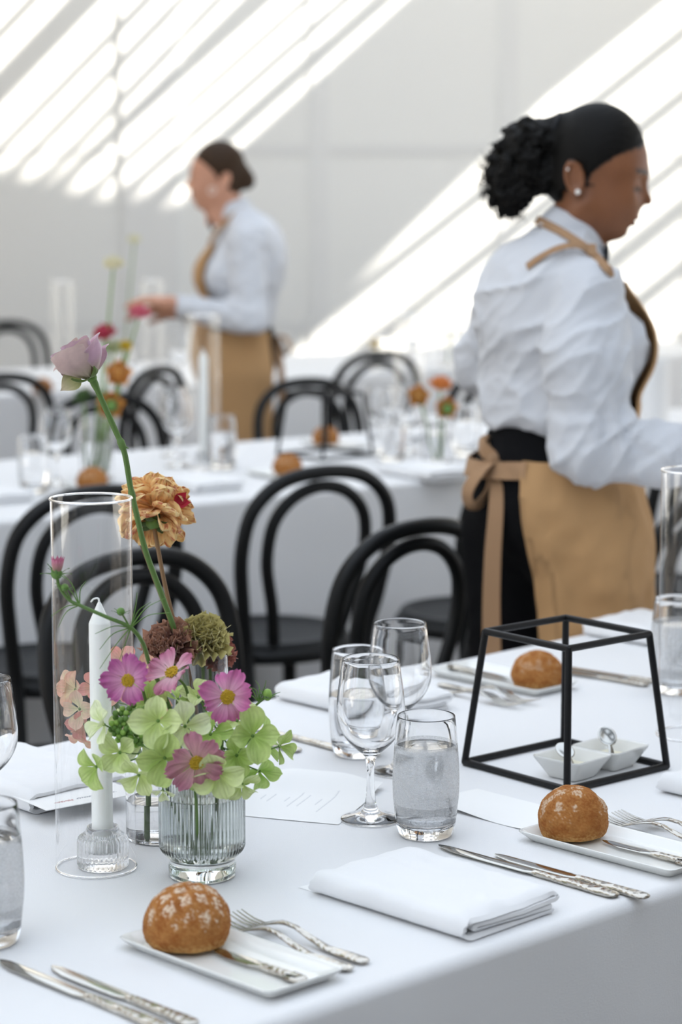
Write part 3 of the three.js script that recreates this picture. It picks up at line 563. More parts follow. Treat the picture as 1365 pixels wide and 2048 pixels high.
single('butter_dish', dish0, M.porcelain, 'square white dish farther back inside the wire frame', 'dish', [0.3495, T, -2.908], A1 + 0.04, 'square butter dishes');
M.butter = std({ color: rgb(0.8, 0.76, 0.6), roughness: 0.5 });
single('butter', slab(0.048, 0.008, 0.048, 0.006), M.butter, 'pale butter in the nearer square dish', 'butter', [0.2945, T + 0.0068, -2.855], A1 + 0.04);
single('butter', slab(0.048, 0.008, 0.048, 0.006), M.butter, 'pale butter in the farther square dish', 'butter', [0.3495, T + 0.0068, -2.908], A1 + 0.04);
spoonAt(0.286, -2.862, T + 0.0325, A1 - 0.45, 0.5, 'round steel spoon resting in the nearer butter dish');
spoonAt(0.3455, -2.912, T + 0.039, A1 - 0.55, 0.75, 'round steel spoon leaning in the farther butter dish');
// ---------- flowers ----------
// one petal: base at the origin, length along +y, upper face +z
function petalGeo({ len, wid, shape = (v) => Math.sin(Math.PI * Math.min(1, v * 0.93 + 0.07) ** 0.8), cup = 0.2, bend0 = 0, bend = 0.6, ruffle = 0, waves = 3, notch = 0, nu = 10, nv = 12, color, seed: s = 0 }) {
  const pos = [], col = [], idx = [], uv = [];
  let y = 0, z = 0;
  for (let j = 0; j <= nv; j++) {
    const v = j / nv, th = bend0 + bend * v;
    if (j) { y += Math.cos(th) * len / nv; z += Math.sin(th) * len / nv; }
    const w = Math.max(0.03, shape(v)) * wid / 2;
    for (let i = 0; i <= nu; i++) {
      const u = i / nu * 2 - 1, off = cup * u * u * w + ruffle * len * v * v * Math.sin(u * waves * Math.PI + s) + 0.03 * len * noise(u * 1.5 + s, v * 2, s) * v, back = notch * len * Math.abs(Math.sin(u * 4.2 + s)) * v * v * v;
      pos.push(u * w, y - Math.sin(th) * off - back - 0.12 * len * u * u * v * v * v * 0.6, z + Math.cos(th) * off);
      const k = 1 + 0.09 * Math.sin(u * 17 + s) * (1 - v * 0.5) + 0.06 * noise(u * 4 + s, v * 6, 3);
      const c = color(u, v); col.push(c[0] * k, c[1] * k, c[2] * k); uv.push(i / nu, v);
    }
  }
  for (let j = 0; j < nv; j++) for (let i = 0; i < nu; i++) { const a = j * (nu + 1) + i, b = a + 1, c = a + nu + 1, d = c + 1; idx.push(a, b, d, a, d, c); }
  const g = new THREE.BufferGeometry(); g.setAttribute('position', new THREE.Float32BufferAttribute(pos, 3)); g.setAttribute('color', new THREE.Float32BufferAttribute(col, 3)); g.setAttribute('uv', new THREE.Float32BufferAttribute(uv, 2)); g.setIndex(idx); g.computeVertexNormals(); return g;
}
const basisOf = (axis, roll = 0) => { const z = V(...axis).normalize(), x = (Math.abs(z.y) < 0.95 ? V(0, 1, 0) : V(1, 0, 0)).cross(z).normalize(), y = z.clone().cross(x); return { x: x.clone().multiplyScalar(Math.cos(roll)).addScaledVector(y, Math.sin(roll)), y: y.clone().multiplyScalar(Math.cos(roll)).addScaledVector(x, -Math.sin(roll)), z }; };
// put a petal on a flower: at centre c, axis basis B, turned by a round the axis, tilted by t out of the flower's plane, base r from the axis
function setPetal(m, base, c, B, a, t, r = 0, up = 0, scale = 1) {
  const rad = B.x.clone().multiplyScalar(Math.cos(a)).addScaledVector(B.y, Math.sin(a));
  const Y = rad.clone().multiplyScalar(Math.cos(t)).addScaledVector(B.z, Math.sin(t)), Z = B.z.clone().multiplyScalar(Math.cos(t)).addScaledVector(rad, -Math.sin(t)), X = Y.clone().cross(Z);
  m.position.copy(V(...c)).sub(base).addScaledVector(rad, r).addScaledVector(B.z, up);
  m.quaternion.setFromRotationMatrix(new THREE.Matrix4().makeBasis(X, Y, Z)); m.scale.setScalar(scale); return m;
}
const shifted = (pts, base) => pts.map((p) => V(...p).sub(base));
function flower(name, label, base, group) { const t = thing(name, label, 'flower', base, 0, group); t.base = V(...base); return t; }
const threads = (origin, dirs, base, L) => merge(dirs.map((d, i) => { const o = V(...origin).sub(base), D = V(...d).normalize(); return rod([o, o.clone().addScaledVector(D, L * 0.5 * (0.8 + (i % 3) * 0.2)).add(V(0, 0.004, 0)), o.clone().addScaledVector(D, L * (0.8 + (i % 3) * 0.2)).add(V((i % 2 - 0.5) * 0.008, -0.002, 0))], (k) => lerp(0.0008, 0.0003, k), 5, 8); }));

{ // mauve rose on its long stem
  const stem = [[-0.2885, 1.274, -2.66], [-0.263, 1.213, -2.665], [-0.2535, 1.19, -2.665], [-0.246, 1.142, -2.67], [-0.241, 1.119, -2.67], [-0.231, 1.07, -2.68], [-0.215, 1.02, -2.69], [-0.201, 0.976, -2.7], [-0.192, 0.937, -2.713], [-0.182, 0.87, -2.727], [-0.17, 0.761, -2.735]];
  const t = flower('rose', 'single mauve rose on a long green stem rising above the cylinder', stem[10]);
  part(t, 'stem', rod(shifted(stem, t.base), (k) => 0.0034 + 0.0012 * (Math.abs(k - 0.17) < 0.025 ? 1 : 0) + (Math.abs(k - 0.32) < 0.02 ? 0.0009 : 0) + (k < 0.02 ? 0.0012 : 0), 10, 90), M.stem);
  part(t, 'thorn', rod(shifted([[-0.2525, 1.194, -2.664], [-0.2475, 1.192, -2.663]], t.base), (k) => lerp(0.0018, 0.0004, k), 6), M.stem);
  const axis = V(-0.5, 0.85, 0.12).normalize(), B = basisOf([axis.x, axis.y, axis.z]), c = V(-0.2885, 1.274, -2.66);
  const shell = (r0, H, span, open, lip, s) => {
    const nu = 18, nv = 18, pos = [], col = [], idx = [], uv = [];
    for (let j = 0; j <= nv; j++) for (let i = 0; i <= nu; i++) {
      const v = j / nv, u = i / nu * 2 - 1, ang = u * span / 2 * (0.35 + 0.65 * Math.sin(Math.PI * Math.min(v * 0.72 + 0.06, 0.62)) ), edge = v * v * v;
      let r = r0 * (0.12 + 0.98 * Math.sin(Math.min(v * 1.5, 1) * Math.PI / 2) - 0.16 * Math.max(0, v - 0.55)) + open * edge + 0.0012 * noise(u * 2 + s, v * 2, s);
      let h = H * v * (1 - 0.13 * u * u * v);
      const q = smoothstep(v, 0.84, 1) * lip; r += q * 0.0055; h -= q * q * 0.005;
      pos.push(B.x.x * 0 + Math.cos(ang) * r, Math.sin(ang) * r, h);
      const k = 1 + 0.05 * noise(u * 3 + s, v * 9, s), b = smoothstep(1 - v, 0.45, 0.95), e = Math.max(smoothstep(v, 0.94, 1), smoothstep(Math.abs(u), 0.93, 1)) * 0.4;
      let cc = mix([0.56, 0.36, 0.45], [0.6, 0.45, 0.41], clamp(b * 0.5 + (s % 3 === 1 ? 0.9 : 0), 0, 1)); cc = mix(cc, [0.52, 0.5, 0.26], b * 0.45); cc = mix(cc, [0.6, 0.5, 0.42], e);
      col.push(cc[0] * k, cc[1] * k, cc[2] * k); uv.push(i / nu, v);
    }
    for (let j = 0; j < nv; j++) for (let i = 0; i < nu; i++) { const a = j * (nu + 1) + i; idx.push(a, a + 1, a + nu + 2, a, a + nu + 2, a + nu + 1); }
    const g = new THREE.BufferGeometry(); g.setAttribute('position', new THREE.Float32BufferAttribute(pos, 3)); g.setAttribute('color', new THREE.Float32BufferAttribute(col, 3)); g.setAttribute('uv', new THREE.Float32BufferAttribute(uv, 2)); g.setIndex(idx); g.computeVertexNormals(); return g;
  };
  const frame = new THREE.Matrix4().makeBasis(B.x, B.y, B.z);
  const put = (g, roll, tilt = 0, name = 'petal', mat = M.petal) => { const m = part(t, name, g, mat); m.quaternion.setFromRotationMatrix(frame.clone().multiply(new THREE.Matrix4().makeRotationZ(roll)).multiply(new THREE.Matrix4().makeRotationY(tilt))); m.position.copy(c).sub(t.base); return m; };
  for (let k = 0; k < 4; k++) put(shell(0.008 + k * 0.0025, 0.05 - k * 0.0005, 3.4, -0.001, 0.1, k + 3), k * 2.1, 0);
  for (let k = 0; k < 4; k++) put(shell(0.0185 + k * 0.0006, 0.0475 - k * 0.001, 2.7, -0.0005, 0.35, k * 2 + 10), 0.4 + k * 1.65, 0.02);
  put(shell(0.0235, 0.0475, 2.5, 0.001, 0.2, 21), -1.75, 0.02); put(shell(0.0245, 0.04, 2.6, 0.003, 1, 22), -2.95, 0.06); put(shell(0.025, 0.05, 1.9, 0.004, 0.15, 25), -0.55, 0.02); put(shell(0.0245, 0.045, 2.4, 0.004, 0.7, 23), 1.3, 0.05);
  put(shell(0.024, 0.034, 2.2, 0.008, 0.5, 26), 2.6, 0.28);
  const sepal = petalGeo({ len: 0.03, wid: 0.011, shape: (v) => Math.sin(Math.PI * (0.25 + 0.75 * v)) + 0.05, cup: 0.3, bend0: 0, bend: 1.3, color: () => [0.13, 0.2, 0.045] });
  for (let k = 0; k < 5; k++) { const m = part(t, 'sepal', sepal, M.petal); setPetal(m, t.base, [c.x, c.y, c.z], B, k * TAU / 5 + 0.3, -0.25 + (k % 2) * 0.5, 0.002, 0.002); }
  part(t, 'hip', new THREE.SphereGeometry(0.0062, 14, 10), M.leafGreen).position.copy(c).sub(t.base).addScaledVector(axis, 0.001);
  const guard = petalGeo({ len: 0.028, wid: 0.024, cup: 0.25, bend: -0.5, color: (u, v) => mix([0.36, 0.42, 0.14], [0.55, 0.45, 0.33], v) });
  setPetal(part(t, 'guard_petal', guard, M.petal), t.base, [c.x - 0.012, c.y + 0.004, c.z], basisOf([0.2, 0.5, 0.9]), 3.75, 0.1, 0.004);
}
{ // orange dahlia seen from behind its head
  const stem = [[-0.227, 1.09, -2.752], [-0.222, 1.065, -2.747], [-0.213, 1.017, -2.742], [-0.201, 0.969, -2.737], [-0.188, 0.927, -2.732], [-0.176, 0.865, -2.732], [-0.163, 0.762, -2.733]];
  const t = flower('dahlia', 'orange dahlia with red-streaked ruffled petals behind the rose stem', stem[6]);
  part(t, 'stem', rod(shifted(stem, t.base), 0.0026, 8, 40), M.brownStem);
  const c = [-0.2285, 1.097, -2.762], B = basisOf([0.12, 0.72, -0.68]);
  const streak = (s) => (u, v) => { const n = noise(u * 9 + s, v * 2.2, s), m = noise(u * 3 + s * 2, v * 4, 7); let k = mix([0.95, 0.68, 0.32], [0.92, 0.52, 0.19], 0.4 + 0.5 * m); k = mix(k, [0.92, 0.74, 0.36], smoothstep(v, 0.5, 1) * 0.7); return mix(k, [0.48, 0.06, 0.025], clamp((n - 0.32) * 3.2, 0, 1) * 0.9 * (0.45 + 0.55 * v) + (s % 5 === 4 ? smoothstep(v, 0.85, 1) * 0.6 : 0)); };
  const kinds = Array.from({ length: 6 }, (_, s) => petalGeo({ len: 0.041, wid: 0.029, shape: (v) => Math.sin(Math.PI * (0.12 + 0.62 * v)) * (v > 0.85 ? Math.sqrt(Math.max(0.02, 1 - ((v - 0.85) / 0.15) ** 2)) : 1), cup: 0.5 - s * 0.08, bend0: -0.2, bend: s % 2 ? 0.5 : -0.35, ruffle: 0.06, waves: 2.5, nu: 22, nv: 26, seed: s * 1.7, color: streak(s) }));
  const rings = [[9, 1.25, 0.004, 0.026, 0.6], [12, 0.95, 0.006, 0.024, 0.75], [14, 0.62, 0.008, 0.02, 0.88], [15, 0.3, 0.009, 0.016, 0.95], [15, -0.05, 0.01, 0.011, 1], [14, -0.42, 0.009, 0.006, 0.98], [11, -0.78, 0.008, 0.002, 0.95]];
  let i = 0; for (const [n, tilt, r, up, sc] of rings) for (let k = 0; k < n; k++, i++) setPetal(part(t, 'petal', kinds[i % 6], M.petal), t.base, c, B, k / n * TAU + i * 0.37, tilt + rnd(-0.14, 0.14), r, up, sc * rnd(0.9, 1.08));
  const crimson = petalGeo({ len: 0.02, wid: 0.014, cup: 0.4, color: () => [0.4, 0.01, 0.03] });
  for (const a of [-0.6, 0.25]) setPetal(part(t, 'petal', crimson, M.petal), t.base, [-0.1995, 1.116, -2.75], basisOf([0.3, 0.3, 0.9]), a + 0.5, 0.2);
  const bract = petalGeo({ len: 0.02, wid: 0.011, cup: 0.3, bend: 0.5, color: () => [0.07, 0.13, 0.03] });
  for (let k = 0; k < 9; k++) setPetal(part(t, 'bract', bract, M.petal), t.base, [-0.2275, 1.0905, -2.752], B, k * TAU / 9, -0.35 + (k % 2) * 0.5, 0.002, -0.001);
  part(t, 'calyx', new THREE.SphereGeometry(0.0095, 16, 12), M.leafGreen).position.set(-0.2275, 1.0925, -2.7535).sub(t.base);
  const d = [[-0.252, 1.075, -2.785], [-0.242, 1.055, -2.772], [-0.227, 1.017, -2.762], [-0.205, 0.96, -2.75], [-0.189, 0.906, -2.745], [-0.173, 0.762, -2.742]];
  single('dry_stem', rod(shifted(d, V(...d[5])), 0.0014, 6, 30), M.brownStem, 'thin brown stem rising to the dahlia beside the rose stem', 'stem', d[5]);
}
// ruffled carnations
function carnation(label, c, axis, R, tone, tip, base) {
  const t = flower('carnation', label, base, 'carnations');
  part(t, 'stem', rod([V(...c).sub(t.base), V((c[0] + base[0]) / 2, (c[1] + base[1]) / 2 - 0.02, (c[2] + base[2]) / 2).sub(t.base), V(0, 0, 0)], 0.0022, 8, 20), M.stem);
  const B = basisOf(axis), kinds = Array.from({ length: 5 }, (_, s) => petalGeo({ len: R, wid: R * 1.15, shape: (v) => 0.18 + 0.85 * v ** 0.8, cup: 0.3, bend0: 0.2, bend: s % 2 ? -0.5 : 0.5, ruffle: 0.13, waves: 3.5 + s * 0.5, notch: 0.07, nu: 26, nv: 14, seed: s * 2.3 + c[0] * 40, color: (u, v) => mix(mix(tone, tone.map((x) => x * 0.75), 0.5 + 0.5 * noise(u * 3, v * 3, s)), tip, smoothstep(v, 0.7, 1)) }));
  let i = 0; for (const [n, tilt] of [[6, 1.35], [8, 1.0], [9, 0.66], [10, 0.32], [9, 0.02]]) for (let k = 0; k < n; k++, i++) setPetal(part(t, 'petal', kinds[i % 5], M.petal), t.base, c, B, k / n * TAU + i * 0.4, tilt + rnd(-0.15, 0.15), 0.002, 0, rnd(0.85, 1.05));
  return t;
}
carnation('dusky brown-pink carnation beside the tall vase rim', [-0.203, 0.942, -2.715], [-0.35, 0.75, 0.6], 0.036, [0.3, 0.12, 0.09], [0.42, 0.22, 0.14], [-0.183, 0.762, -2.737]);
carnation('greenish ochre carnation directly above the tall vase rim', [-0.168, 0.948, -2.73], [0.25, 0.8, 0.5], 0.036, [0.46, 0.38, 0.12], [0.56, 0.5, 0.2], [-0.163, 0.762, -2.743]);
carnation('small maroon carnation behind the tall vase rim', [-0.16, 0.93, -2.76], [0.6, 0.5, 0.3], 0.03, [0.26, 0.075, 0.06], [0.4, 0.14, 0.1], [-0.157, 0.762, -2.729]);

// hydrangeas: florets of four broad sepals
function hydrangea(label, centre, base, florets, tones, size, stemPath) {
  const t = flower('hydrangea', label, base), kinds = [];
  tones.forEach(([a, b], s) => { for (let q = 0; q < 2; q++) kinds.push(petalGeo({ len: size, wid: size * 0.86, shape: (v) => (0.16 + 0.84 * smoothstep(v, 0, 0.55)) * (v > 0.6 ? Math.sqrt(Math.max(0.015, 1 - ((v - 0.6) / 0.4) ** 2)) : 1), cup: q ? 0.7 : 0.3, bend0: 0.3, bend: q ? -0.9 : 0.1, nu: 14, nv: 14, seed: s * 3 + q, color: (u, v) => { const vein = Math.exp(-((u * (1 + v)) ** 2) * 90) * 0.5 + Math.exp(-((Math.abs(u) - v * 0.5) ** 2) * 120) * 0.3; return mix(mix(a, b, smoothstep(v, 0.1, 0.8) + 0.25 * noise(u * 2 + s, v * 2, q)), a.map((x) => x * 0.72), vein); } })); });
  const eye = new THREE.SphereGeometry(size * 0.085, 8, 6), hub = V(...centre);
  florets.forEach(([x, y, z, k, ax], i) => {
    const axis = ax ?? [x - hub.x, y - hub.y, z - hub.z], B = basisOf(axis, i * 1.3 + rnd(0.6)), c = [x, y, z], pick = (i * 2) % kinds.length;
    const fl = new THREE.Group(); fl.name = 'floret'; t.add(fl);
    for (let q = 0; q < 4; q++) setPetal(part(fl, 'sepal', kinds[(pick + (q % 2)) % kinds.length], M.petal), t.base, c, B, q * TAU / 4 + rnd(-0.14, 0.14), (q % 2 ? 0.42 : -0.1) + rnd(-0.2, 0.25), size * 0.07, 0, (k ?? 1) * rnd(1.0, 1.22));
    part(fl, 'eye', eye, M.leafGreen).position.set(x, y, z).sub(t.base);
    part(fl, 'stalk', rod([V(x, y, z).sub(t.base), V(lerp(x, hub.x, 0.5), lerp(y, hub.y, 0.5) - 0.004, lerp(z, hub.z, 0.5)).sub(t.base), hub.clone().sub(t.base)], 0.0009, 5, 6), M.leafGreen);
  });
  part(t, 'stem', rod(stemPath.map((p) => V(...p).sub(t.base)), 0.003, 8, 16), M.stem);
  return t;
}
const lime = [[[0.5, 0.62, 0.2], [0.7, 0.79, 0.4]], [[0.62, 0.72, 0.33], [0.82, 0.88, 0.6]], [[0.35, 0.5, 0.11], [0.53, 0.66, 0.24]]];
hydrangea('lime green hydrangea spilling over the front of the ribbed vase', [-0.19, 0.9, -2.4], [-0.16, 0.775, -2.43], [[-0.19, 0.944, -2.335, 1.2, [-0.1, 0.25, 1]], [-0.163, 0.936, -2.345, 1.15, [0.4, 0, 0.9]], [-0.183, 0.906, -2.33, 1.25, [-0.05, -0.25, 1]], [-0.233, 0.903, -2.365, 0.95, [-0.3, 0.1, 0.9]], [-0.25, 0.932, -2.37, 1.05, [-0.9, 0.3, 0.5]], [-0.259, 0.885, -2.375, 1.05, [-0.7, -0.2, 0.7]], [-0.212, 0.883, -2.35, 0.95, [-0.2, -0.5, 0.9]], [-0.188, 0.863, -2.36, 0.5, [0, -0.7, 0.6]], [-0.205, 0.953, -2.395, 1, [-0.1, 0.8, 0.5]], [-0.238, 0.915, -2.42, 1, [-0.8, 0.3, -0.2]], [-0.215, 0.895, -2.43, 1, [-0.5, -0.1, -0.5]], [-0.175, 0.95, -2.41, 0.9, [0.1, 0.9, 0.2]]], lime, 0.0225, [[-0.19, 0.9, -2.4], [-0.172, 0.87, -2.42], [-0.16, 0.775, -2.43]]);
hydrangea('deeper green hydrangea hanging over the vase on the menu side', [-0.115, 0.895, -2.4], [-0.142, 0.775, -2.425], [[-0.093, 0.921, -2.365, 1.2, [0.3, 0.25, 0.9]], [-0.128, 0.889, -2.335, 1.3, [0, -0.35, 1]], [-0.087, 0.878, -2.385, 0.95, [0.4, -0.4, 0.8]], [-0.066, 0.9, -2.405, 0.8, [0.9, 0, 0.4]], [-0.111, 0.93, -2.395, 1, [0.1, 0.7, 0.6]], [-0.138, 0.92, -2.375, 1, [-0.1, 0.5, 0.8]], [-0.11, 0.9, -2.365, 1, [0.2, 0, 1]], [-0.152, 0.953, -2.405, 0.9, [0, 0.8, 0.5]], [-0.085, 0.9, -2.43, 1, [0.8, 0.2, -0.4]], [-0.145, 0.88, -2.37, 0.9, [-0.2, -0.4, 0.9]], [-0.105, 0.868, -2.37, 0.9, [0.2, -0.7, 0.7]]], [lime[2], lime[0], [[0.33, 0.53, 0.1], [0.52, 0.69, 0.23]]], 0.0225, [[-0.115, 0.895, -2.4], [-0.135, 0.86, -2.42], [-0.142, 0.775, -2.425]]);
const blush = [[[0.72, 0.6, 0.36], [0.74, 0.4, 0.3]], [[0.7, 0.66, 0.4], [0.76, 0.52, 0.4]], [[0.66, 0.42, 0.3], [0.72, 0.3, 0.26]]];
hydrangea('cream and blush hydrangea seen past the candle behind the cylinder', [-0.262, 0.905, -2.6], [-0.228, 0.756, -2.572], [[-0.306, 0.92, -2.595, 0.95, [-0.6, 0.2, 0.6]], [-0.299, 0.902, -2.575, 0.95, [-0.5, 0, 0.9]], [-0.296, 0.884, -2.58, 0.9, [-0.4, -0.4, 0.8]], [-0.299, 0.868, -2.59, 0.8, [-0.4, -0.7, 0.5]], [-0.318, 0.924, -2.61, 0.65, [-0.9, 0.3, 0.3]], [-0.281, 0.925, -2.58, 0.9, [-0.2, 0.6, 0.8]], [-0.262, 0.925, -2.56, 0.9, [0.1, 0.4, 0.9]], [-0.27, 0.885, -2.565, 0.9, [0, -0.3, 1]], [-0.247, 0.961, -2.55, 0.9, [-0.2, 0.6, 0.7]], [-0.223, 0.95, -2.555, 0.9, [0.1, 0.6, 0.8]], [-0.206, 0.938, -2.55, 0.9, [0.4, 0.4, 0.8]], [-0.231, 0.932, -2.54, 0.9, [0, 0.2, 1]], [-0.212, 0.915, -2.545, 0.9, [0.3, 0, 1]]], blush, 0.0215, [[-0.262, 0.905, -2.6], [-0.24, 0.87, -2.585], [-0.222, 0.82, -2.562], [-0.2205, 0.756, -2.5565]]);
{ // tight green buds between the florets
  const t = flower('bud_cluster', 'cluster of tiny tight green buds beside the candle among hydrangea', [-0.17, 0.775, -2.432]), g = new THREE.IcosahedronGeometry(0.0034, 1);
  const c = V(-0.22, 0.93, -2.375);
  for (let k = 0; k < 60; k++) { const a = k * 2.4, r = 0.024 * Math.sqrt(k / 60); part(t, 'bud', g, k % 3 ? M.leafGreen : M.limeBud ??= std({ color: rgb(0.25, 0.42, 0.08), roughness: 0.6 })).position.set(c.x + Math.cos(a) * r, c.y + Math.sin(a) * r * 0.95, c.z + 0.012 - r * 0.5 + rnd(-0.004, 0.004)).sub(t.base); }
  part(t, 'stem', rod([c.clone().sub(t.base), V(-0.19, 0.87, -2.41).sub(t.base), V(0, 0, 0)], 0.002, 7, 14), M.stem);
}
// cosmos daisies
M.pollen = std({ color: rgb(0.5, 0.33, 0.02), roughness: 0.9 });
function cosmos(label, c, axis, R, inner, outer, n, base, tilt = 0.12, roll = 0) {
  const t = flower('cosmos', label, base, 'pink cosmos'), B = basisOf(axis, roll);
  const kinds = Array.from({ length: 4 }, (_, s) => petalGeo({ len: R, wid: R * 0.62, shape: (v) => (0.22 + 0.78 * smoothstep(v, 0, 0.7)) * (v > 0.8 ? Math.sqrt(Math.max(0.05, 1 - ((v - 0.8) / 0.24) ** 2)) : 1), cup: s % 2 ? 0.42 : -0.2, bend0: 0.2, bend: [0.35, -0.3, -0.9, -0.1][s], ruffle: 0.05, waves: 2, notch: 0.09, nu: 16, nv: 16, seed: s * 2 + R * 100, color: (u, v) => mix(mix(inner, outer, smoothstep(v, 0.15, 0.9)), outer.map((x) => x * 0.6), Math.exp(-((Math.abs(u) - 0.45) ** 2) * 60) * 0.55 * v) }));
  for (let k = 0; k < n; k++) setPetal(part(t, 'petal', kinds[k % 4], M.petal), t.base, c, B, k / n * TAU + rnd(-0.12, 0.12), tilt + rnd(-0.25, 0.3), R * 0.1, 0, rnd(0.85, 1.12));
  const bits = []; for (let k = 0; k < 90; k++) { const a = k * 2.39996, r = R * 0.25 * Math.sqrt(k / 90), p = V(...c).sub(t.base).addScaledVector(B.x, Math.cos(a) * r).addScaledVector(B.y, Math.sin(a) * r).addScaledVector(B.z, 0.0035 - r * r * 20 + (k % 5 === 0 ? 0.0012 : 0)); bits.push(new THREE.IcosahedronGeometry(R * 0.034, 0).translate(p.x, p.y, p.z)); }
  const disc = part(t, 'disc', merge(bits), M.pollen, 'yellow pollen disc'); disc.userData.kind = 'stuff';
  part(t, 'calyx', new THREE.SphereGeometry(R * 0.16, 10, 8), M.leafGreen).position.copy(V(...c).sub(t.base).addScaledVector(B.z, -R * 0.08));
  const back = V(...c).sub(t.base).addScaledVector(B.z, -0.03);
  part(t, 'stem', rod([V(...c).sub(t.base), back, V((c[0] + base[0]) / 2, (c[1] + base[1]) / 2, (c[2] + base[2]) / 2).sub(t.base), V(0, 0, 0)], 0.0016, 7, 20), M.stem);
  return t;
}
cosmos('purple-pink cosmos facing forward beside the candle', [-0.222, 0.983, -2.355], [-0.25, 0.05, 1], 0.0275, [0.66, 0.32, 0.5], [0.44, 0.1, 0.3], 8, [-0.165, 0.78, -2.425], 0.15);
cosmos('pink cosmos seen from the side, tilted upwards under the rose stem', [-0.178, 0.984, -2.385], [-0.45, 0.72, 0.52], 0.03, [0.72, 0.45, 0.52], [0.56, 0.2, 0.32], 8, [-0.15, 0.78, -2.415], 0.1);
cosmos('bright pink cosmos above the hydrangea, nearest the napkins', [-0.119, 0.964, -2.36], [0.1, 0.15, 1], 0.031, [0.68, 0.36, 0.5], [0.56, 0.15, 0.36], 8, [-0.14, 0.78, -2.41], 0.15, 0.3);
cosmos('dusky pale pink cosmos hanging low over the vase', [-0.15, 0.904, -2.322], [0.25, -0.25, 1], 0.031, [0.66, 0.38, 0.4], [0.5, 0.2, 0.28], 8, [-0.155, 0.78, -2.402], 0.05, 0.2);
{ // arching cosmos stem with a half-open bud
  const s = [[-0.298, 1.088, -2.38], [-0.296, 1.078, -2.38], [-0.285, 1.063, -2.38], [-0.275, 1.058, -2.38], [-0.246, 1.045, -2.38], [-0.222, 1.033, -2.385], [-0.21, 1.016, -2.39], [-0.203, 0.991, -2.395], [-0.193, 0.968, -2.4], [-0.178, 0.922, -2.41], [-0.168, 0.835, -2.42], [-0.162, 0.78, -2.42]];
  const t = flower('cosmos_bud', 'half-open pink cosmos bud on an arching green stem crossing the candle cylinder', s[11]), L = M.leafGreen;
  part(t, 'stem', rod(shifted(s, t.base), (k) => lerp(0.0017, 0.0027, k), 8, 60), M.stem);
  const pet = petalGeo({ len: 0.017, wid: 0.0085, cup: 0.5, bend: 0.3, color: (u, v) => mix([0.6, 0.4, 0.3], [0.56, 0.14, 0.3], v) }), br = petalGeo({ len: 0.015, wid: 0.0055, shape: (v) => 1 - v * 0.93, cup: 0.3, bend: -0.5, color: () => [0.1, 0.2, 0.05] }), B = basisOf([0.1, 1, 0.1]), c = [-0.2985, 1.0895, -2.38];
  for (let k = 0; k < 11; k++) setPetal(part(t, 'petal', pet, M.petal), t.base, c, B, k * 2.4, 1.2 + 0.02 * (k % 4), 0.004, 0.004);
  for (let k = 0; k < 9; k++) setPetal(part(t, 'bract', br, M.petal), t.base, c, B, k * TAU / 9, k % 2 ? 0.35 : 1.05, 0.003, 0);
  part(t, 'calyx', new THREE.SphereGeometry(0.0062, 12, 10), L).position.set(-0.2985, 1.0915, -2.38).sub(t.base);
  for (const [x, y, z, k, q] of [[-0.29, 1.077, -2.378, 0.0042, [-0.284, 1.064, -2.38]], [-0.232, 1.0505, -2.383, 0.0044, [-0.2235, 1.035, -2.385]]]) {
    const b = part(t, 'green_bud', new THREE.SphereGeometry(k, 12, 10), L); b.position.set(x, y, z).sub(t.base);
    part(t, 'stem', rod([V(x, y, z).sub(t.base), V(...q).sub(t.base)], 0.001, 6), M.stem);
    for (let w = 0; w < 6; w++) setPetal(part(t, 'bract', br, M.petal), t.base, [x, y - 0.003, z], B, w, 0.7, 0.002, 0, 0.65);
  }
  part(t, 'thread_leaves', threads([-0.275, 1.058, -2.38], [[-1, -0.35, 0.2], [-1, -0.8, 0.1], [-0.4, 1, 0.1], [0.1, 1.1, -0.2], [-0.7, 0.9, 0.2]], t.base, 0.034), L);
  part(t, 'thread_leaves', threads([-0.222, 1.033, -2.385], [[-1, -0.1, 0.2], [-1, -0.55, 0.2], [-0.7, -1, 0.1], [0.6, 1, -0.1], [0.35, 1.2, 0.1], [0.85, 0.9, 0.3], [-0.3, -1.2, 0.2], [1, 0.5, 0.1]], t.base, 0.042), L);
  const r = flower('cosmos_bud', 'small closed green bud with feathery leaves beside the folded napkins', [-0.135, 0.78, -2.432]), e = [-0.079, 0.953, -2.42];
  part(r, 'stem', rod([V(...e).sub(r.base), V(-0.1, 0.93, -2.42).sub(r.base), V(0, 0, 0)], 0.0014, 7, 14), M.stem);
  part(r, 'green_bud', new THREE.SphereGeometry(0.0055, 12, 10).scale(0.9, 1.2, 0.9), M.limeBud).position.set(...e).sub(r.base);
  for (let w = 0; w < 7; w++) setPetal(part(r, 'bract', br, M.petal), r.base, [e[0], e[1] - 0.004, e[2]], B, w, 0.8, 0.003, 0, 0.9);
  part(r, 'thread_leaves', threads([-0.088, 0.945, -2.42], [[-0.3, 1, 0.2], [-0.6, 0.8, 0.1], [0.4, 0.9, 0.2], [-1, 0.4, 0.2], [0, 1, -0.2]], r.base, 0.025), L);
}
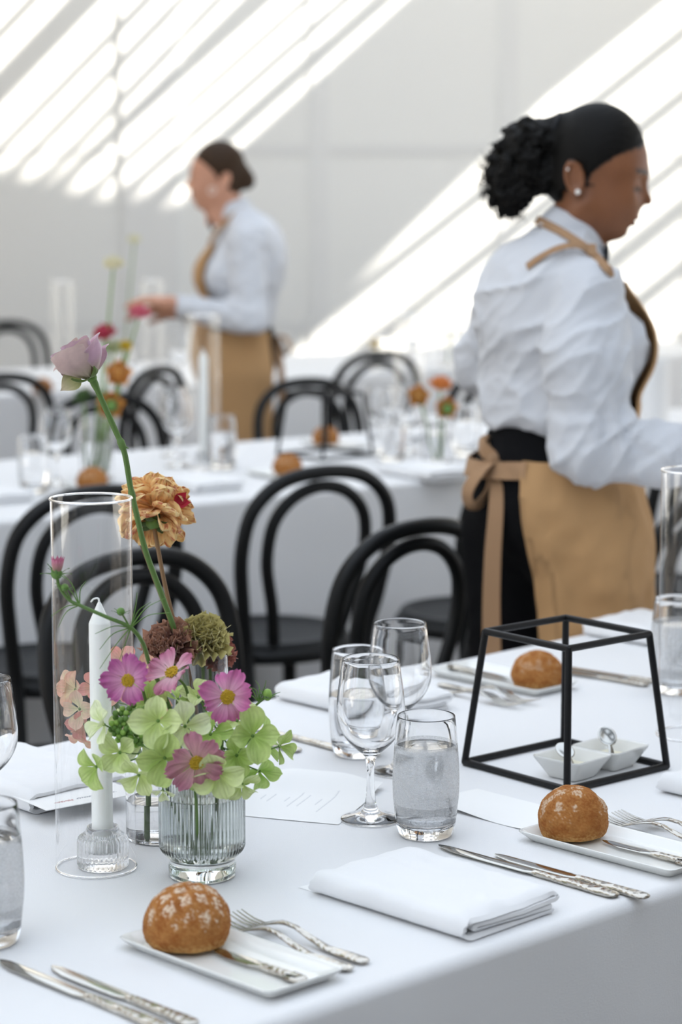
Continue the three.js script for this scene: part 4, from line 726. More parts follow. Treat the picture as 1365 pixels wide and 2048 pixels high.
// ---------- things on the two tables behind ----------
function ballFlower(label, name, c, R, axis, inner, outer, base, group, eye) {
  const t = flower(name, label, base, group), B = basisOf(axis);
  const kinds = Array.from({ length: 3 }, (_, s) => petalGeo({ len: R * 1.1, wid: R * 1.15, cup: 0.5, bend0: 0.1, bend: 0.9, nu: 8, nv: 8, seed: s + R * 90, color: (u, v) => mix(inner, outer, v) }));
  let i = 0; for (const [n, tilt] of [[5, 1.2], [7, 0.8], [8, 0.35], [8, -0.1]]) for (let k = 0; k < n; k++, i++) setPetal(part(t, 'petal', kinds[i % 3], M.petal), t.base, c, B, k / n * TAU + i * 0.4, tilt, R * 0.1, -R * 0.3);
  if (eye) part(t, 'eye', new THREE.SphereGeometry(R * 0.42, 12, 10), M.leafGreen).position.copy(V(...c).sub(t.base).addScaledVector(B.z, R * 0.5));
  part(t, 'stem', rod([V(...c).sub(t.base), V(lerp(c[0], base[0], 0.45), lerp(c[1], base[1], 0.4), lerp(c[2], base[2], 0.5)).sub(t.base), V(0, 0, 0)], 0.003, 7, 16), M.limeStem ??= std({ color: rgb(0.2, 0.33, 0.08), roughness: 0.6 }));
  return t;
}
function plainVase(label, pos, r, h, level) {
  const t = thing('plain_vase', label, 'vase', pos);
  part(t, 'glass', lathe(densify(cylinderProfile(r, h, 0.006), 0.02), 48), M.glass);
  part(t, 'water', lathe([[0, 0.0059], [r - 0.004, 0.006], [r - 0.0019, 0.009], [r - 0.0019, level], [0, level - 0.001]], 40), M.water, 'vase water');
}
const G2 = 'flowers in the far vase behind the rose', v2 = [-0.628, T, -5.86];
plainVase('clear vase with orange and pink flowers on the second table', v2, 0.042, 0.17, 0.1);
const fb = (dx, dz) => [v2[0] + dx, T + 0.012, v2[2] + dz];
ballFlower('pink ranunculus near the far waitress’s hand', 'ranunculus', [-0.512, 1.179, -5.85], 0.033, [0.1, 1, 0.3], [0.75, 0.32, 0.36], [0.72, 0.12, 0.2], fb(0.012, 0.01), G2);
ballFlower('deep pink flower directly behind the rose', 'ranunculus', [-0.602, 1.128, -5.87], 0.034, [-0.2, 0.8, 0.5], [0.6, 0.06, 0.1], [0.6, 0.05, 0.11], fb(-0.01, 0.005), G2);
ballFlower('cream flower standing highest in the second table vase', 'ranunculus', [-0.577, 1.303, -5.86], 0.032, [0, 1, 0.2], [0.8, 0.72, 0.4], [0.84, 0.8, 0.6], fb(0.002, -0.012), G2);
ballFlower('small bright yellow flower above the orange ones', 'ranunculus', [-0.545, 1.098, -5.83], 0.019, [0.2, 0.6, 0.7], [0.75, 0.5, 0.02], [0.78, 0.6, 0.03], fb(0.015, -0.008), G2);
ballFlower('upper round orange dahlia behind the rose stem', 'dahlia', [-0.563, 1.028, -5.82], 0.037, [0.1, 0.4, 0.9], [0.78, 0.34, 0.04], [0.8, 0.42, 0.1], fb(0.004, 0.016), G2);
ballFlower('lower orange dahlia with dark centre behind the rose stem', 'dahlia', [-0.583, 0.952, -5.81], 0.037, [0.1, -0.1, 1], [0.68, 0.3, 0.04], [0.76, 0.38, 0.08], fb(-0.006, 0.018), G2, true);
ballFlower('pale green-white filler bloom between the pink flowers', 'ranunculus', [-0.578, 1.09, -5.89], 0.026, [0, 0.8, 0.6], [0.5, 0.6, 0.25], [0.66, 0.7, 0.45], fb(-0.015, -0.01), G2);
ballFlower('leafy dark green spray behind the rose calyx', 'greenery', [-0.66, 0.965, -5.87], 0.03, [-0.3, 0.7, 0.5], [0.05, 0.1, 0.03], [0.08, 0.16, 0.04], fb(-0.018, 0.004), G2);
const v3 = [0.262, T, -6.25], G3 = 'orange flowers beside the near waitress’s elbow';
plainVase('clear vase with orange flowers under the near waitress’s elbow', v3, 0.04, 0.13, 0.08);
ballFlower('orange flower farthest from the waitress’s elbow', 'dahlia', [0.212, 0.935, -6.25], 0.033, [0, 0.1, 1], [0.7, 0.28, 0.03], [0.8, 0.45, 0.1], [0.256, T + 0.012, -6.24], G3);
ballFlower('tall orange-red flower touching the waitress’s elbow', 'dahlia', [0.272, 0.962, -6.27], 0.036, [0.1, 0.9, 0.3], [0.8, 0.4, 0.06], [0.8, 0.28, 0.08], [0.266, T + 0.012, -6.26], G3);
ballFlower('orange flower with green centre below the elbow', 'dahlia', [0.287, 0.905, -6.22], 0.034, [0.1, -0.1, 1], [0.6, 0.35, 0.06], [0.8, 0.36, 0.08], [0.27, T + 0.012, -6.24], G3, true);
const v4 = [0.07, T, -8.9];
plainVase('clear vase on the farthest table behind the hooped chair', [0.16, T, -9.55], 0.04, 0.14, 0.08);
ballFlower('small yellow flower against the far chair hoop', 'ranunculus', [0.14, 0.86, -9.5], 0.024, [0, 0.5, 0.9], [0.75, 0.55, 0.08], [0.8, 0.62, 0.15], [0.16, T + 0.012, -9.545], 'flowers on the farthest table');
plainVase('clear vase on the farthest table behind the near waitress’s back', [0.46, T, -9.75], 0.04, 0.14, 0.08);
ballFlower('small pink flower beside the near waitress’s back', 'ranunculus', [0.462, 0.975, -9.75], 0.026, [0, 0.9, 0.4], [0.75, 0.35, 0.42], [0.75, 0.3, 0.4], [0.455, T + 0.012, -9.75], 'flowers on the farthest table');
plainVase('clear vase on the farthest table near the far waitress’s hands', [-0.83, T, -8.75], 0.04, 0.16, 0.09);
ballFlower('small cream flower high against the wall, left of the far waitress', 'ranunculus', [-0.782, 1.302, -8.75], 0.03, [0, 1, 0.2], [0.82, 0.78, 0.5], [0.84, 0.82, 0.6], [-0.83, T + 0.012, -8.75], 'flowers on the farthest table');
M.ceramic = std({ color: rgb(0.8, 0.8, 0.8), roughness: 0.5 });
single('ceramic_vase', lathe(smoothProfile([[0, 0.001], [0.036, 0.001], [0.04, 0.006], [0.041, 0.12], [0.0395, 0.245], [0.037, 0.25], [0.035, 0.245], [0.037, 0.12], [0.034, 0.01], [0, 0.008]], 4, [1, 2, 4, 8]), 40), M.ceramic, 'white ceramic vase with a green leaf beyond the apron bib', 'vase', [0.913, T, -6.66]);
{ const t = flower('leaf_sprig', 'bright green leaf curling from the white ceramic vase', [0.913, T + 0.012, -6.66]), g = petalGeo({ len: 0.075, wid: 0.026, cup: 0.3, bend0: 0.4, bend: 1.2, color: () => [0.22, 0.5, 0.04] }); part(t, 'stem', rod([V(0, 0, 0), V(-0.02, 0.25, 0)], 0.0025, 6), M.stem); setPetal(part(t, 'leaf', g, M.petal), t.base, [0.893, 1.0, -6.66], basisOf([0.2, 1, 0.5]), -0.9, 0.5); }
// glasses, candles and bread on the second table
const ft = (x, z, l, label) => tumbler([x, T, z], l, false, label, 'glasses on the tables behind');
ft(-0.756, -5.62, 0.1, 'blurred water tumbler left of the orange flower vase');
wineGlass([-0.72, T, -5.78], 'blurred wine glass behind the tumbler left of the orange flowers', 'glasses on the tables behind');
ft(-0.318, -6.12, 0.1, 'blurred water tumbler in front of the far waitress’s apron');
wineGlass([-0.44, T, -6.17], 'blurred wine glass beside the far candle cylinder', 'glasses on the tables behind');
wineGlass([-0.47, T, -6.42], 'blurred wine glass behind the far candle cylinder', 'glasses on the tables behind');
ft(0.14, -6.3, 0.1, 'blurred water tumbler just left of the elbow flowers');
wineGlass([0.11, T, -6.45], 'blurred wine glass between wire frame and elbow flowers', 'glasses on the tables behind');
wineGlass([0.19, T, -6.5], 'blurred wine glass directly behind the elbow flowers', 'glasses on the tables behind');
ft(0.35, -6.42, 0.1, 'blurred water tumbler tucked below the near waitress’s elbow');
hurricane([-0.367, T, -6.12], 0.044, 0.412, 'blurred glass candle cylinder in front of the far waitress’s apron');
candleSet([-0.367, T, -6.12], 0.3, 'ribbed holder in the far candle cylinder', 'white candle in the blurred cylinder before the far waitress');
hurricane([0.2, T, -6.72], 0.044, 0.38, 'blurred glass candle cylinder behind the elbow flowers');
wireFrame([-0.045, T, -6.43], A2 + 0.12, 0.19, 0.15, 0.182, 'blurred black wire frame on the second table behind the chairs');
const plate2 = (x, z, label) => single('bread_plate', plate0, M.porcelain, label, 'plate', [x, T, z], A2, 'bread plates');
plate2(-0.15, -5.93, 'blurred bread plate in front of the small wire frame'); plate2(-0.02, -6.66, 'blurred bread plate behind the small wire frame'); plate2(-0.6, -5.65, 'blurred bread plate before the orange flower vase');
const roll2 = (x, z, label) => single('bread_roll', rollPlain, M.crust, label, 'bread roll', [x, onPlate, z], 0.4, 'bread rolls on plates');
roll2(-0.14, -5.955, 'blurred golden roll just above the middle chair’s hoop'); roll2(-0.045, -6.66, 'blurred golden roll inside the outline of the small wire frame'); roll2(-0.618, -5.66, 'pale blurred roll at the foot of the orange flower vase');
const nap2 = (x, z, label) => single('napkin', napkinB, M.napkin, label, 'napkin', [x, T + 0.0008, z], A2, 'folded white napkins');
nap2(-0.36, -5.72, 'white folded napkin on the second table before the far cylinder'); nap2(0.22, -5.96, 'white folded napkin on the second table beside the apron bow'); nap2(-0.85, -5.5, 'white folded napkin on the second table at the picture edge'); nap2(0.2, -6.86, 'white folded napkin behind the small wire frame');
const far = 'glasses on the farthest table';
for (const [x, z, l] of [[-0.95, -8.6, 'hazy wine glass on the farthest table above the rose'], [-0.62, -8.85, 'hazy wine glass on the farthest table near the waitress’s hands'], [0.3, -9.6, 'hazy wine glass on the farthest table right of the hooped chair'], [0.52, -9.5, 'hazy wine glass on the farthest table against the near waitress’s back']]) wineGlass([x, T, z], l, far);
hurricane([0.37, T, -9.75], 0.044, 0.4, 'hazy candle cylinder on the farthest table above the elbow flowers');
hurricane([-1.05, T, -8.7], 0.044, 0.4, 'hazy candle cylinder on the farthest table above the rose');
hurricane([-0.72, T, -8.8], 0.044, 0.4, 'hazy candle cylinder on the farthest table beside the pink ranunculus');
single('bread_roll', rollPlain, M.crust, 'hazy golden roll on the farthest table at the picture edge', 'bread roll', [-1.1, T, -8.45], 0, 'bread rolls on plates');
// ---------- people ----------
const linenTex = texture(256, (u, v, i, j) => { const a = 0.5 + 0.5 * Math.sin(i * 1.57) * 0.5 + 0.25 * tiled(u, v, 20), b = 0.5 + 0.5 * Math.cos(j * 1.57) * 0.5; return clamp(0.25 + 0.5 * (a + b) / 2 + 0.2 * tiled(u, v, 6, 2), 0, 1); }); linenTex.repeat.set(14, 14);
M.shirt = std({ color: rgb(0.58, 0.595, 0.63), roughness: 0.85 });
M.apron = std({ color: rgb(0.45, 0.265, 0.12), roughness: 0.95, bumpMap: linenTex, bumpScale: 0.0006, side: THREE.DoubleSide });
M.strap = std({ color: rgb(0.35, 0.21, 0.115), roughness: 0.95, bumpMap: linenTex, bumpScale: 0.0004, side: THREE.DoubleSide });
M.trousers = phys({ color: rgb(0.005, 0.005, 0.006), roughness: 0.95, specularIntensity: 0.25 });
M.hairBlack = phys({ color: rgb(0.004, 0.0035, 0.003), roughness: 0.6, specularIntensity: 0.3 });
M.hairBrown = phys({ color: rgb(0.035, 0.018, 0.008), roughness: 0.6, specularIntensity: 0.4 });
M.skin = phys({ vertexColors: true, roughness: 0.5, sheen: 0.2, sheenRoughness: 0.5, sheenColor: rgb(0.3, 0.2, 0.15) });
M.pearl = phys({ color: rgb(0.85, 0.83, 0.78), roughness: 0.15, clearcoat: 1 });
M.bow = std({ color: rgb(0.008, 0.009, 0.012), roughness: 0.8 });
M.shoe = std({ color: rgb(0.012, 0.012, 0.012), roughness: 0.4 });
// head in profile looking along +x, chin lowered; z is across the face
function headField(p) {
  const z = Math.abs(p.z), q = V(p.x, p.y, z);
  let d = egg(p, [0.06, 1.552, 0], [0.083, 0.084, 0.07]);
  d = smin(d, egg(p, [0.094, 1.503, 0], [0.052, 0.072, 0.055]), 0.03);
  d = smin(d, egg(p, [0.09, 1.447, 0], [0.033, 0.036, 0.036]), 0.03);
  d = smin(d, cone(q, [0.04, 1.462, 0.042], [0.088, 1.423, 0.012], 0.02, 0.0155), 0.025);
  d = smin(d, ball(p, 0.0935, 1.4225, 0, 0.0165), 0.012);
  d = smin(d, egg(q, [0.098, 1.474, 0.03], [0.028, 0.026, 0.02]), 0.025);
  d = smin(d, cone(q, [0.134, 1.521, 0], [0.117, 1.525, 0.036], 0.011, 0.01), 0.014);          // brow
  d = smax(d, -ball(q, 0.147, 1.494, 0.029, 0.0165), 0.012);                                    // eye socket
  d = smin(d, ball(q, 0.1255, 1.496, 0.0285, 0.0128), 0.004);                                   // lid
  d = smin(d, cone(p, [0.136, 1.503, 0], [0.148, 1.4715, 0], 0.0058, 0.0085), 0.007);          // nose
  d = smin(d, egg(q, [0.134, 1.4655, 0.0088], [0.0095, 0.0065, 0.0065]), 0.005);
  d = smax(d, -ball(q, 0.139, 1.4595, 0.0055, 0.0028), 0.003);
  d = smin(d, egg(p, [0.1225, 1.4405, 0], [0.0105, 0.0058, 0.019]), 0.005);                     // lips
  d = smin(d, egg(p, [0.1175, 1.4305, 0], [0.0098, 0.006, 0.017]), 0.005);
  d = smax(d, -egg(p, [0.131, 1.4358, 0], [0.0085, 0.0009, 0.017]), 0.002);
  d = smax(d, -egg(p, [0.118, 1.4215, 0], [0.007, 0.004, 0.016]), 0.006);
  d = smin(d, cone(p, [0.012, 1.36, 0], [0.036, 1.48, 0], 0.052, 0.05), 0.03);                  // neck
  // ear
  const e = V(p.x, p.y, z), ex = e.x - 0.024, ey = e.y - 0.512 - 1, rx = ex * 0.97 + ey * 0.2, ry = -ex * 0.2 + ey * 0.97;
  const shell = Math.hypot(Math.hypot(rx / 0.0165, ry / 0.03) < 1e-4 ? 0 : (Math.hypot(rx / 0.0165, ry / 0.03) - 0.82) * 0.018, (e.z - 0.071 - rx * -0.25)) - 0.0045;
  d = smin(d, shell, 0.006);
  d = smin(d, egg(V(rx, ry, e.z), [0, 0, 0.066], [0.015, 0.028, 0.006]), 0.005);
  d = smin(d, ball(e, 0.0305, 1.487, 0.0705, 0.007), 0.006);
  return d;
}
// cap of hair pulled back, in the same frame; front edge follows the hairline
function hairCap(p, n = 0.0035) {
  let d = egg(p, [0.055, 1.553, 0], [0.0885, 0.0915, 0.0765]);
  d = smin(d, egg(p, [0.018, 1.502, 0], [0.05, 0.05, 0.058]), 0.03);
  const line = p.y > 1.5 ? lerp(0.052, 0.168, smoothstep(p.y, 1.5, 1.606) ** 0.95) - 0.018 * smoothstep(Math.abs(p.z), 0.03, 0.075) + 0.006 : lerp(0.0, 0.058, smoothstep(p.y, 1.487, 1.5));
  d = smax(d, p.x - line, 0.008);
  d = smax(d, 1.462 - p.y - p.x * 0.1, 0.012);
  d = smax(d, -egg(V(p.x, p.y, Math.abs(p.z)), [0.027, 1.508, 0.078], [0.022, 0.034, 0.022]), 0.004); // clear of the ear
  return d + n * 0.4 * Math.sin(Math.atan2(p.y - 1.6, p.x + 0.02) * 70 + 6 * noise(p.x * 12, p.y * 12, p.z * 12)) * 0.35;
}
// a hand as palm and five bent fingers; frame: d along the fingers, n out of the back, s towards the thumb
function handField(p, w, d, n, s, curl = 0.6) {
  const at = (a, b, c) => [w.x + d.x * a + n.x * b + s.x * c, w.y + d.y * a + n.y * b + s.y * c, w.z + d.z * a + n.z * b + s.z * c];
  let f = cone(p, at(-0.05, 0, 0), at(0.012, 0, 0), 0.026, 0.024);
  f = smin(f, cone(p, at(0.02, 0, 0.014), at(0.075, 0, 0.022), 0.017, 0.0125), 0.02); f = smin(f, cone(p, at(0.02, 0, -0.012), at(0.072, 0, -0.024), 0.017, 0.0115), 0.02); f = smin(f, cone(p, at(0.02, 0, 0), at(0.075, 0.001, 0), 0.017, 0.013), 0.02);
  const L = [[0.028, 0.036], [0.01, 0.041], [-0.009, 0.038], [-0.026, 0.03]];
  for (const [c, l] of L) {
    let a = 0.076, b = 0, th = 0.25 * curl, g = 9;
    let q = at(a, b, c * 0.9), r = 0.0088;
    for (let k = 0; k < 3; k++) { th += curl * (k ? 0.55 : 0.2); a += Math.cos(th) * l * (1 - k * 0.2); b -= Math.sin(th) * l * (1 - k * 0.2); const e = at(a, b, c); g = smin(g, cone(p, q, e, r, r * 0.92), 0.002); q = e; r *= 0.92; }
    f = smin(f, g, 0.005);
  }
  let g = cone(p, at(0.012, -0.006, 0.02), at(0.045, -0.018, 0.044), 0.0135, 0.0105); g = smin(g, cone(p, at(0.045, -0.018, 0.044), at(0.078, -0.034, 0.046), 0.0102, 0.0085), 0.004);
  return smin(f, g, 0.008);
}
function uvBox(g) { const P = g.attributes.position, N = g.attributes.normal, uv = new Float32Array(P.count * 2); for (let i = 0; i < P.count; i++) { uv[i * 2] = Math.abs(N.getX(i)) > 0.6 ? P.getZ(i) : P.getX(i); uv[i * 2 + 1] = P.getY(i); } g.setAttribute('uv', new THREE.BufferAttribute(uv, 2)); return g; }
// cloth wrapped round a body field: for angles a (about a vertical axis) and heights, the first point off the surface coming inwards
function wrapSheet(field, ax, az, angle, height, na, ny, gap, far = 0.45) {
  const rows = [];
  for (let j = 0; j <= ny; j++) { const row = []; for (let i = 0; i <= na; i++) { const y = height(j / ny, i / na), a = angle(i / na, j / ny), g = typeof gap === 'function' ? gap(i / na, j / ny) : gap; let r = far; const p = V(0, 0, 0); for (let k = 0; k < 80; k++) { p.set(ax + Math.cos(a) * r, y, az - Math.sin(a) * r); const f = field(p) - g; if (f < 0.0006 || r < 0.02) break; r -= Math.max(0.0006, f * 0.7); } row.push(p.clone()); } rows.push(row); }
  return rows;
}
function clothFrom(rows, t = 0.0022) { // a sheet with thickness
  const g = skin(rows, { closed: false }), N = g.attributes.normal, w = rows[0].length;
  const inner = rows.map((r, j) => r.map((p, i) => { const k = j * w + i; return p.clone().addScaledVector(V(N.getX(k), N.getY(k), N.getZ(k)), -t); }));
  const rim = [...rows[0].map((p, i) => [p, inner[0][i]]), ...rows.slice(1).map((r, j) => [r[w - 1], inner[j + 1][w - 1]]), ...rows[rows.length - 1].slice(0, -1).reverse().map((p, i) => [p, inner[rows.length - 1][w - 2 - i]]), ...rows.slice(0, -1).reverse().map((r, j) => [r[0], inner[rows.length - 2 - j][0]])];
  return uvBox(merge([g, skin(inner.map((r) => r.slice().reverse()), { closed: false }), skin([rim.map((x) => x[0]), rim.map((x) => x[1])], { closed: false })]));
}
function ribbon(points, w, normals, n = 30, t = 0.0022) { // flat strap; normals: outward directions at the points
  const P = curve(points, n), Nn = curve(normals, n), rows = P.map((p, i) => { const tg = P[Math.min(n, i + 1)].clone().sub(P[Math.max(0, i - 1)]).normalize(), s = tg.clone().cross(Nn[i].clone().normalize()).normalize().multiplyScalar((typeof w === 'function' ? w(i / n) : w) / 2); return [p.clone().sub(s), p.clone(), p.clone().add(s)]; });
  return clothFrom(rows, t);
}
function shirtCollar(t, c, axis, r0, r1, h) { // stand-up fold-over collar as a tilted band
  const B = basisOf(axis), ring = (k, r, f = 1) => Array.from({ length: 48 }, (_, j) => { const a = -j / 48 * TAU; return V(...c).addScaledVector(B.z, k).addScaledVector(B.x, Math.cos(a) * r).addScaledVector(B.y, Math.sin(a) * r * f); });
  return uvBox(skin([ring(0.0, r0), ring(h, r1), ring(h + 0.003, r1 - 0.001), ring(h + 0.003, r1 - 0.005), ring(h * 0.4, r1 - 0.008), ring(0, r1 - 0.008)], { capA: false, capB: false }));
}
const bowTie = (x, y, z, dir) => { const B = basisOf(dir), wing = (s) => { const ring = (k, w, h) => Array.from({ length: 12 }, (_, j) => { const a = j / 12 * TAU; return V(x, y, z).addScaledVector(B.x, s * k).addScaledVector(B.y, Math.sin(a) * h).addScaledVector(B.z, Math.cos(a) * w); }); const r = [ring(0.004, 0.006, 0.008), ring(0.018, 0.007, 0.013), ring(0.036, 0.006, 0.022), ring(0.046, 0.004, 0.024), ring(0.048, 0.001, 0.022)]; return skin(s > 0 ? r : r.reverse()); }; return merge([wing(1), wing(-1), new THREE.SphereGeometry(0.0095, 12, 10).translate(x, y, z)]); };
const fold = (p, k, s) => { const n = noise(p.x * k[0] + s, p.y * k[1], p.z * k[2]); return (1 - Math.abs(n)) ** 4; };

{ // waitress beside the front table, seen in profile from behind
  const O = [0.4, 0, -4.15], yaw = 0.35, fx = Math.cos(yaw), fz = -Math.sin(yaw);
  const apron = new THREE.Group(); apron.name = 'apron'; const t = thing('person', 'waitress in white shirt and tan apron with black curly ponytail, looking down', 'person', O);
  t.add(apron);
  const body = (p) => V(p.x * fx + p.z * fz, p.y, -p.x * fz + p.z * fx);        // forward, up, towards her right
  const Q = V(0, 0, 0);
  const sleeveR = (p) => { let d = cone(p, [0.026, 1.308, 0.142], [0.025, 1.2, 0.178], 0.066, 0.07); d = smin(d, cone(p, [0.025, 1.2, 0.178], [0.028, 1.055, 0.195], 0.07, 0.061), 0.03); d = smin(d, cone(p, [0.028, 1.055, 0.195], [0.16, 1.037, 0.21], 0.06, 0.05), 0.04); return smin(d, cone(p, [0.16, 1.037, 0.21], [0.34, 1.045, 0.2], 0.05, 0.037), 0.03); };
  const sleeveL = (p) => { let d = cone(p, [-0.075, 1.305, -0.14], [-0.125, 1.17, -0.2], 0.06, 0.052); return smin(d, cone(p, [-0.125, 1.168, -0.2], [0.08, 1.12, -0.23], 0.052, 0.042), 0.04); };
  const torso = (p) => {
    const b = body(V(p.x + 0.008, p.y, p.z));
    let d = egg(b, [-0.015, 1.235, 0], [0.118, 0.17, 0.158]);
    d = smin(d, egg(b, [-0.045, 1.29, 0], [0.085, 0.11, 0.155]), 0.05);
    d = smin(d, cone(b, [-0.02, 1.328, -0.135], [-0.02, 1.328, 0.135], 0.046, 0.046), 0.05);
    d = smin(d, cone(p, [0.008, 1.395, 0], [-0.015, 1.335, 0.11], 0.046, 0.04), 0.04); d = smin(d, cone(p, [0.008, 1.395, 0], [-0.06, 1.335, -0.1], 0.046, 0.04), 0.04);
    d = smin(d, egg(V(b.x, b.y, Math.abs(b.z)), [0.075, 1.205, 0.068], [0.06, 0.07, 0.066]), 0.05);
    d = smin(d, egg(b, [-0.01, 1.1, 0], [0.122, 0.1, 0.152]), 0.05);
    return d;
  };
  const creases = (p) => { const q = V(p.x * 0.8 + p.y * 0.6, p.y * 0.8 - p.x * 0.6, p.z); return 0.008 * fold(q, [5, 12, 5], 2) + 0.003 * fold(q, [10, 26, 10], 8); };
  const shirt = (p) => {
    let d = smin(torso(p), sleeveL(p), 0.02);
    d = smax(d, (1.068 + 0.25 * (p.x + 0.11) * (p.x > -0.11 ? 0.1 : 1)) - p.y - 0.012 * noise(p.x * 9, 2, p.z * 9), 0.02);
    const s = sleeveR(p), pull = Math.max(0, 1 - Math.hypot(p.x - 0.06, p.y - 1.07) / 0.16);
    const ringFold = 0.006 * Math.max(0, Math.sin(p.y * 62 - p.x * 55 + 3 * noise(p.x * 7, p.y * 7, 1))) * smoothstep(p.y, 1.1, 1.16) * (1 - smoothstep(p.y, 1.2, 1.3)) * smoothstep(p.x, -0.04, 0.08);
    d = smin(d, s - ringFold - 0.005 * pull * Math.sin(p.x * 90 + p.y * 60 + 4 * noise(p.x * 9, p.y * 9, 5)), 0.007);
    d = smax(d, p.x - 0.325, 0.004);
    d = smax(d, -(Math.hypot((p.x - 0.012) * 0.95, p.z) - 0.052 + Math.max(0, 1.37 - p.y)), 0.006);
    return d - creases(p);
  };
  const shirtGeo = uvBox(solid(shirt, [-0.28, 0.955, -0.33], [0.36, 1.45, 0.32], 0.0055));
  const sh = part(t, 'shirt', shirtGeo, M.shirt, 'white shirt with long sleeves');
  part(sh, 'cuff', uvBox(rod([[0.322, 1.0445, 0.2015], [0.362, 1.0465, 0.199]], 0.0385, 28)), M.shirt);
  // trousers, shoes
  const legs = (p) => { const b = body(p); let d = egg(b, [-0.018, 0.935, 0], [0.137, 0.13, 0.17]); d = smin(d, cone(b, [-0.008, 1.06, 0], [-0.012, 0.98, 0], 0.122, 0.132), 0.05); d = smin(d, egg(b, [-0.05, 0.92, 0], [0.095, 0.1, 0.14]), 0.04); for (const s of [-1, 1]) d = smin(d, smin(cone(b, [0.03 * s - 0.02, 0.87, 0.085 * s], [0.045 * s, 0.5, 0.09 * s], 0.102, 0.075), cone(b, [0.045 * s, 0.5, 0.09 * s], [0.05 * s - 0.02, 0.09, 0.095 * s], 0.075, 0.058), 0.04), 0.03); d = smax(d, p.y - 1.075, 0.01); d = smax(d, 0.075 - p.y, 0.006); return d - 0.004 * fold(p, [7, 10, 7], 5); };
  part(t, 'trousers', uvBox(solid(legs, [-0.25, 0.05, -0.3], [0.25, 1.1, 0.3], 0.01)), M.trousers, 'black trousers');
  for (const s of [-1, 1]) part(t, 'shoe', solid((p) => { const b = body(p); let d = cone(b, [0.05 * s - 0.06, 0.045, 0.095 * s], [0.05 * s + 0.13, 0.035, 0.1 * s], 0.04, 0.034); d = smin(d, cone(b, [0.05 * s - 0.02, 0.1, 0.095 * s], [0.05 * s - 0.02, 0.05, 0.095 * s], 0.042, 0.042), 0.03); return smax(d, 0.003 - p.y, 0.004); }, [-0.3, -0.02, -0.3], [0.35, 0.16, 0.3], 0.011), M.shoe);
  const turnHead = (p) => { const c = Math.cos(0.2), n = Math.sin(0.2), x = p.x - 0.03; return V(0.03 + x * c + p.z * n, p.y, -x * n + p.z * c); }, unturn = (x, y, z) => { const c = Math.cos(0.2), n = Math.sin(0.2), a = x - 0.03; return V(0.03 + a * c - z * n, y, a * n + z * c); };
  // skin: head, neck and a body under the clothes, hands
  const skinTone = (w) => { const p = w.y > 1.4 && w.x < 0.25 ? turnHead(w) : w;
    let c = mix([0.19, 0.068, 0.025], [0.235, 0.09, 0.036], 0.5 + 0.5 * noise(p.x * 18, p.y * 18, p.z * 18));
    const z = Math.abs(p.z), lip = Math.max(Math.exp(-(((p.y - 1.4358) / 0.0075) ** 2)) * smoothstep(p.x, 0.1165, 0.121) * (1 - smoothstep(z, 0.016, 0.02)), 0); c = mix(c, [0.13, 0.035, 0.028], lip * 0.85);
    const brow = Math.exp(-(((p.y - (1.5205 + (z - 0.02) * 0.12)) / 0.0042) ** 2)) * smoothstep(z, 0.008, 0.013) * (1 - smoothstep(z, 0.042, 0.052)) * smoothstep(p.x, 0.085, 0.095); c = mix(c, [0.012, 0.008, 0.006], brow);
    const lash = Math.exp(-(((p.y - (1.4905 + 3 * (z - 0.029) ** 2)) / 0.0038) ** 2)) * smoothstep(z, 0.014, 0.018) * (1 - smoothstep(z, 0.044, 0.049)) * smoothstep(p.x, 0.1, 0.106); c = mix(c, [0.01, 0.007, 0.006], lash * 0.95);
    const edge = hairCap(p, 0) + 0.003 * noise(p.x * 90, p.y * 90, p.z * 90); return mix(c, [0.008, 0.006, 0.005], p.y > 1.47 && p.x < 0.15 ? 1 - smoothstep(edge, 0.0, 0.006) : 0);
  };
  const core = (p) => { let d = torso(p) + 0.014; d = Math.min(d, cone(p, [0.012, 1.31, 0], [0.02, 1.42, 0], 0.05, 0.047)); d = smin(d, sleeveR(p) + 0.027, 0.01); d = smin(d, sleeveL(p) + 0.025, 0.01); return smax(smin(d, legs(p) + 0.03, 0.01), p.y - 1.39, 0.01); };
  const hw = V(0.37, 1.046, 0.198), hd = V(0.98, -0.15, -0.1).normalize(), hn = V(0.14, 0.98, -0.1).normalize(), hs = hd.clone().cross(hn).negate();
  const bodyGeo = merge([solid(core, [-0.28, 0.06, -0.33], [0.4, 1.42, 0.32], 0.014), solid((p) => headField(turnHead(p)), [-0.06, 1.36, -0.1], [0.17, 1.66, 0.12], 0.0028), solid((p) => handField(p, hw, hd, hn, hs, 0.7), [0.3, 0.92, 0.08], [0.58, 1.13, 0.32], 0.0035)]);
  part(t, 'body', paint(bodyGeo, skinTone), M.skin, 'brown skin of face, neck and hand');
  // hair
  const hair = (p) => {
    let d = hairCap(turnHead(p));
    d = smin(d, cone(p, [-0.012, 1.6, 0], [-0.034, 1.588, 0], 0.024, 0.03), 0.02);
    let q = egg(p, [-0.068, 1.562, 0], [0.05, 0.058, 0.05]);
    q = smin(q, egg(p, [-0.098, 1.52, 0.005], [0.042, 0.048, 0.045]), 0.03); q = smin(q, egg(p, [-0.1, 1.482, 0.005], [0.03, 0.036, 0.036]), 0.025); q = smin(q, egg(p, [-0.055, 1.515, 0], [0.04, 0.03, 0.04]), 0.025);
    q -= 0.009 * noise(p.x * 32, p.y * 32, p.z * 32) + 0.006 * noise(p.x * 75, p.y * 75, p.z * 75);
    return smin(d, q, 0.012);
  };
  const curls = [];
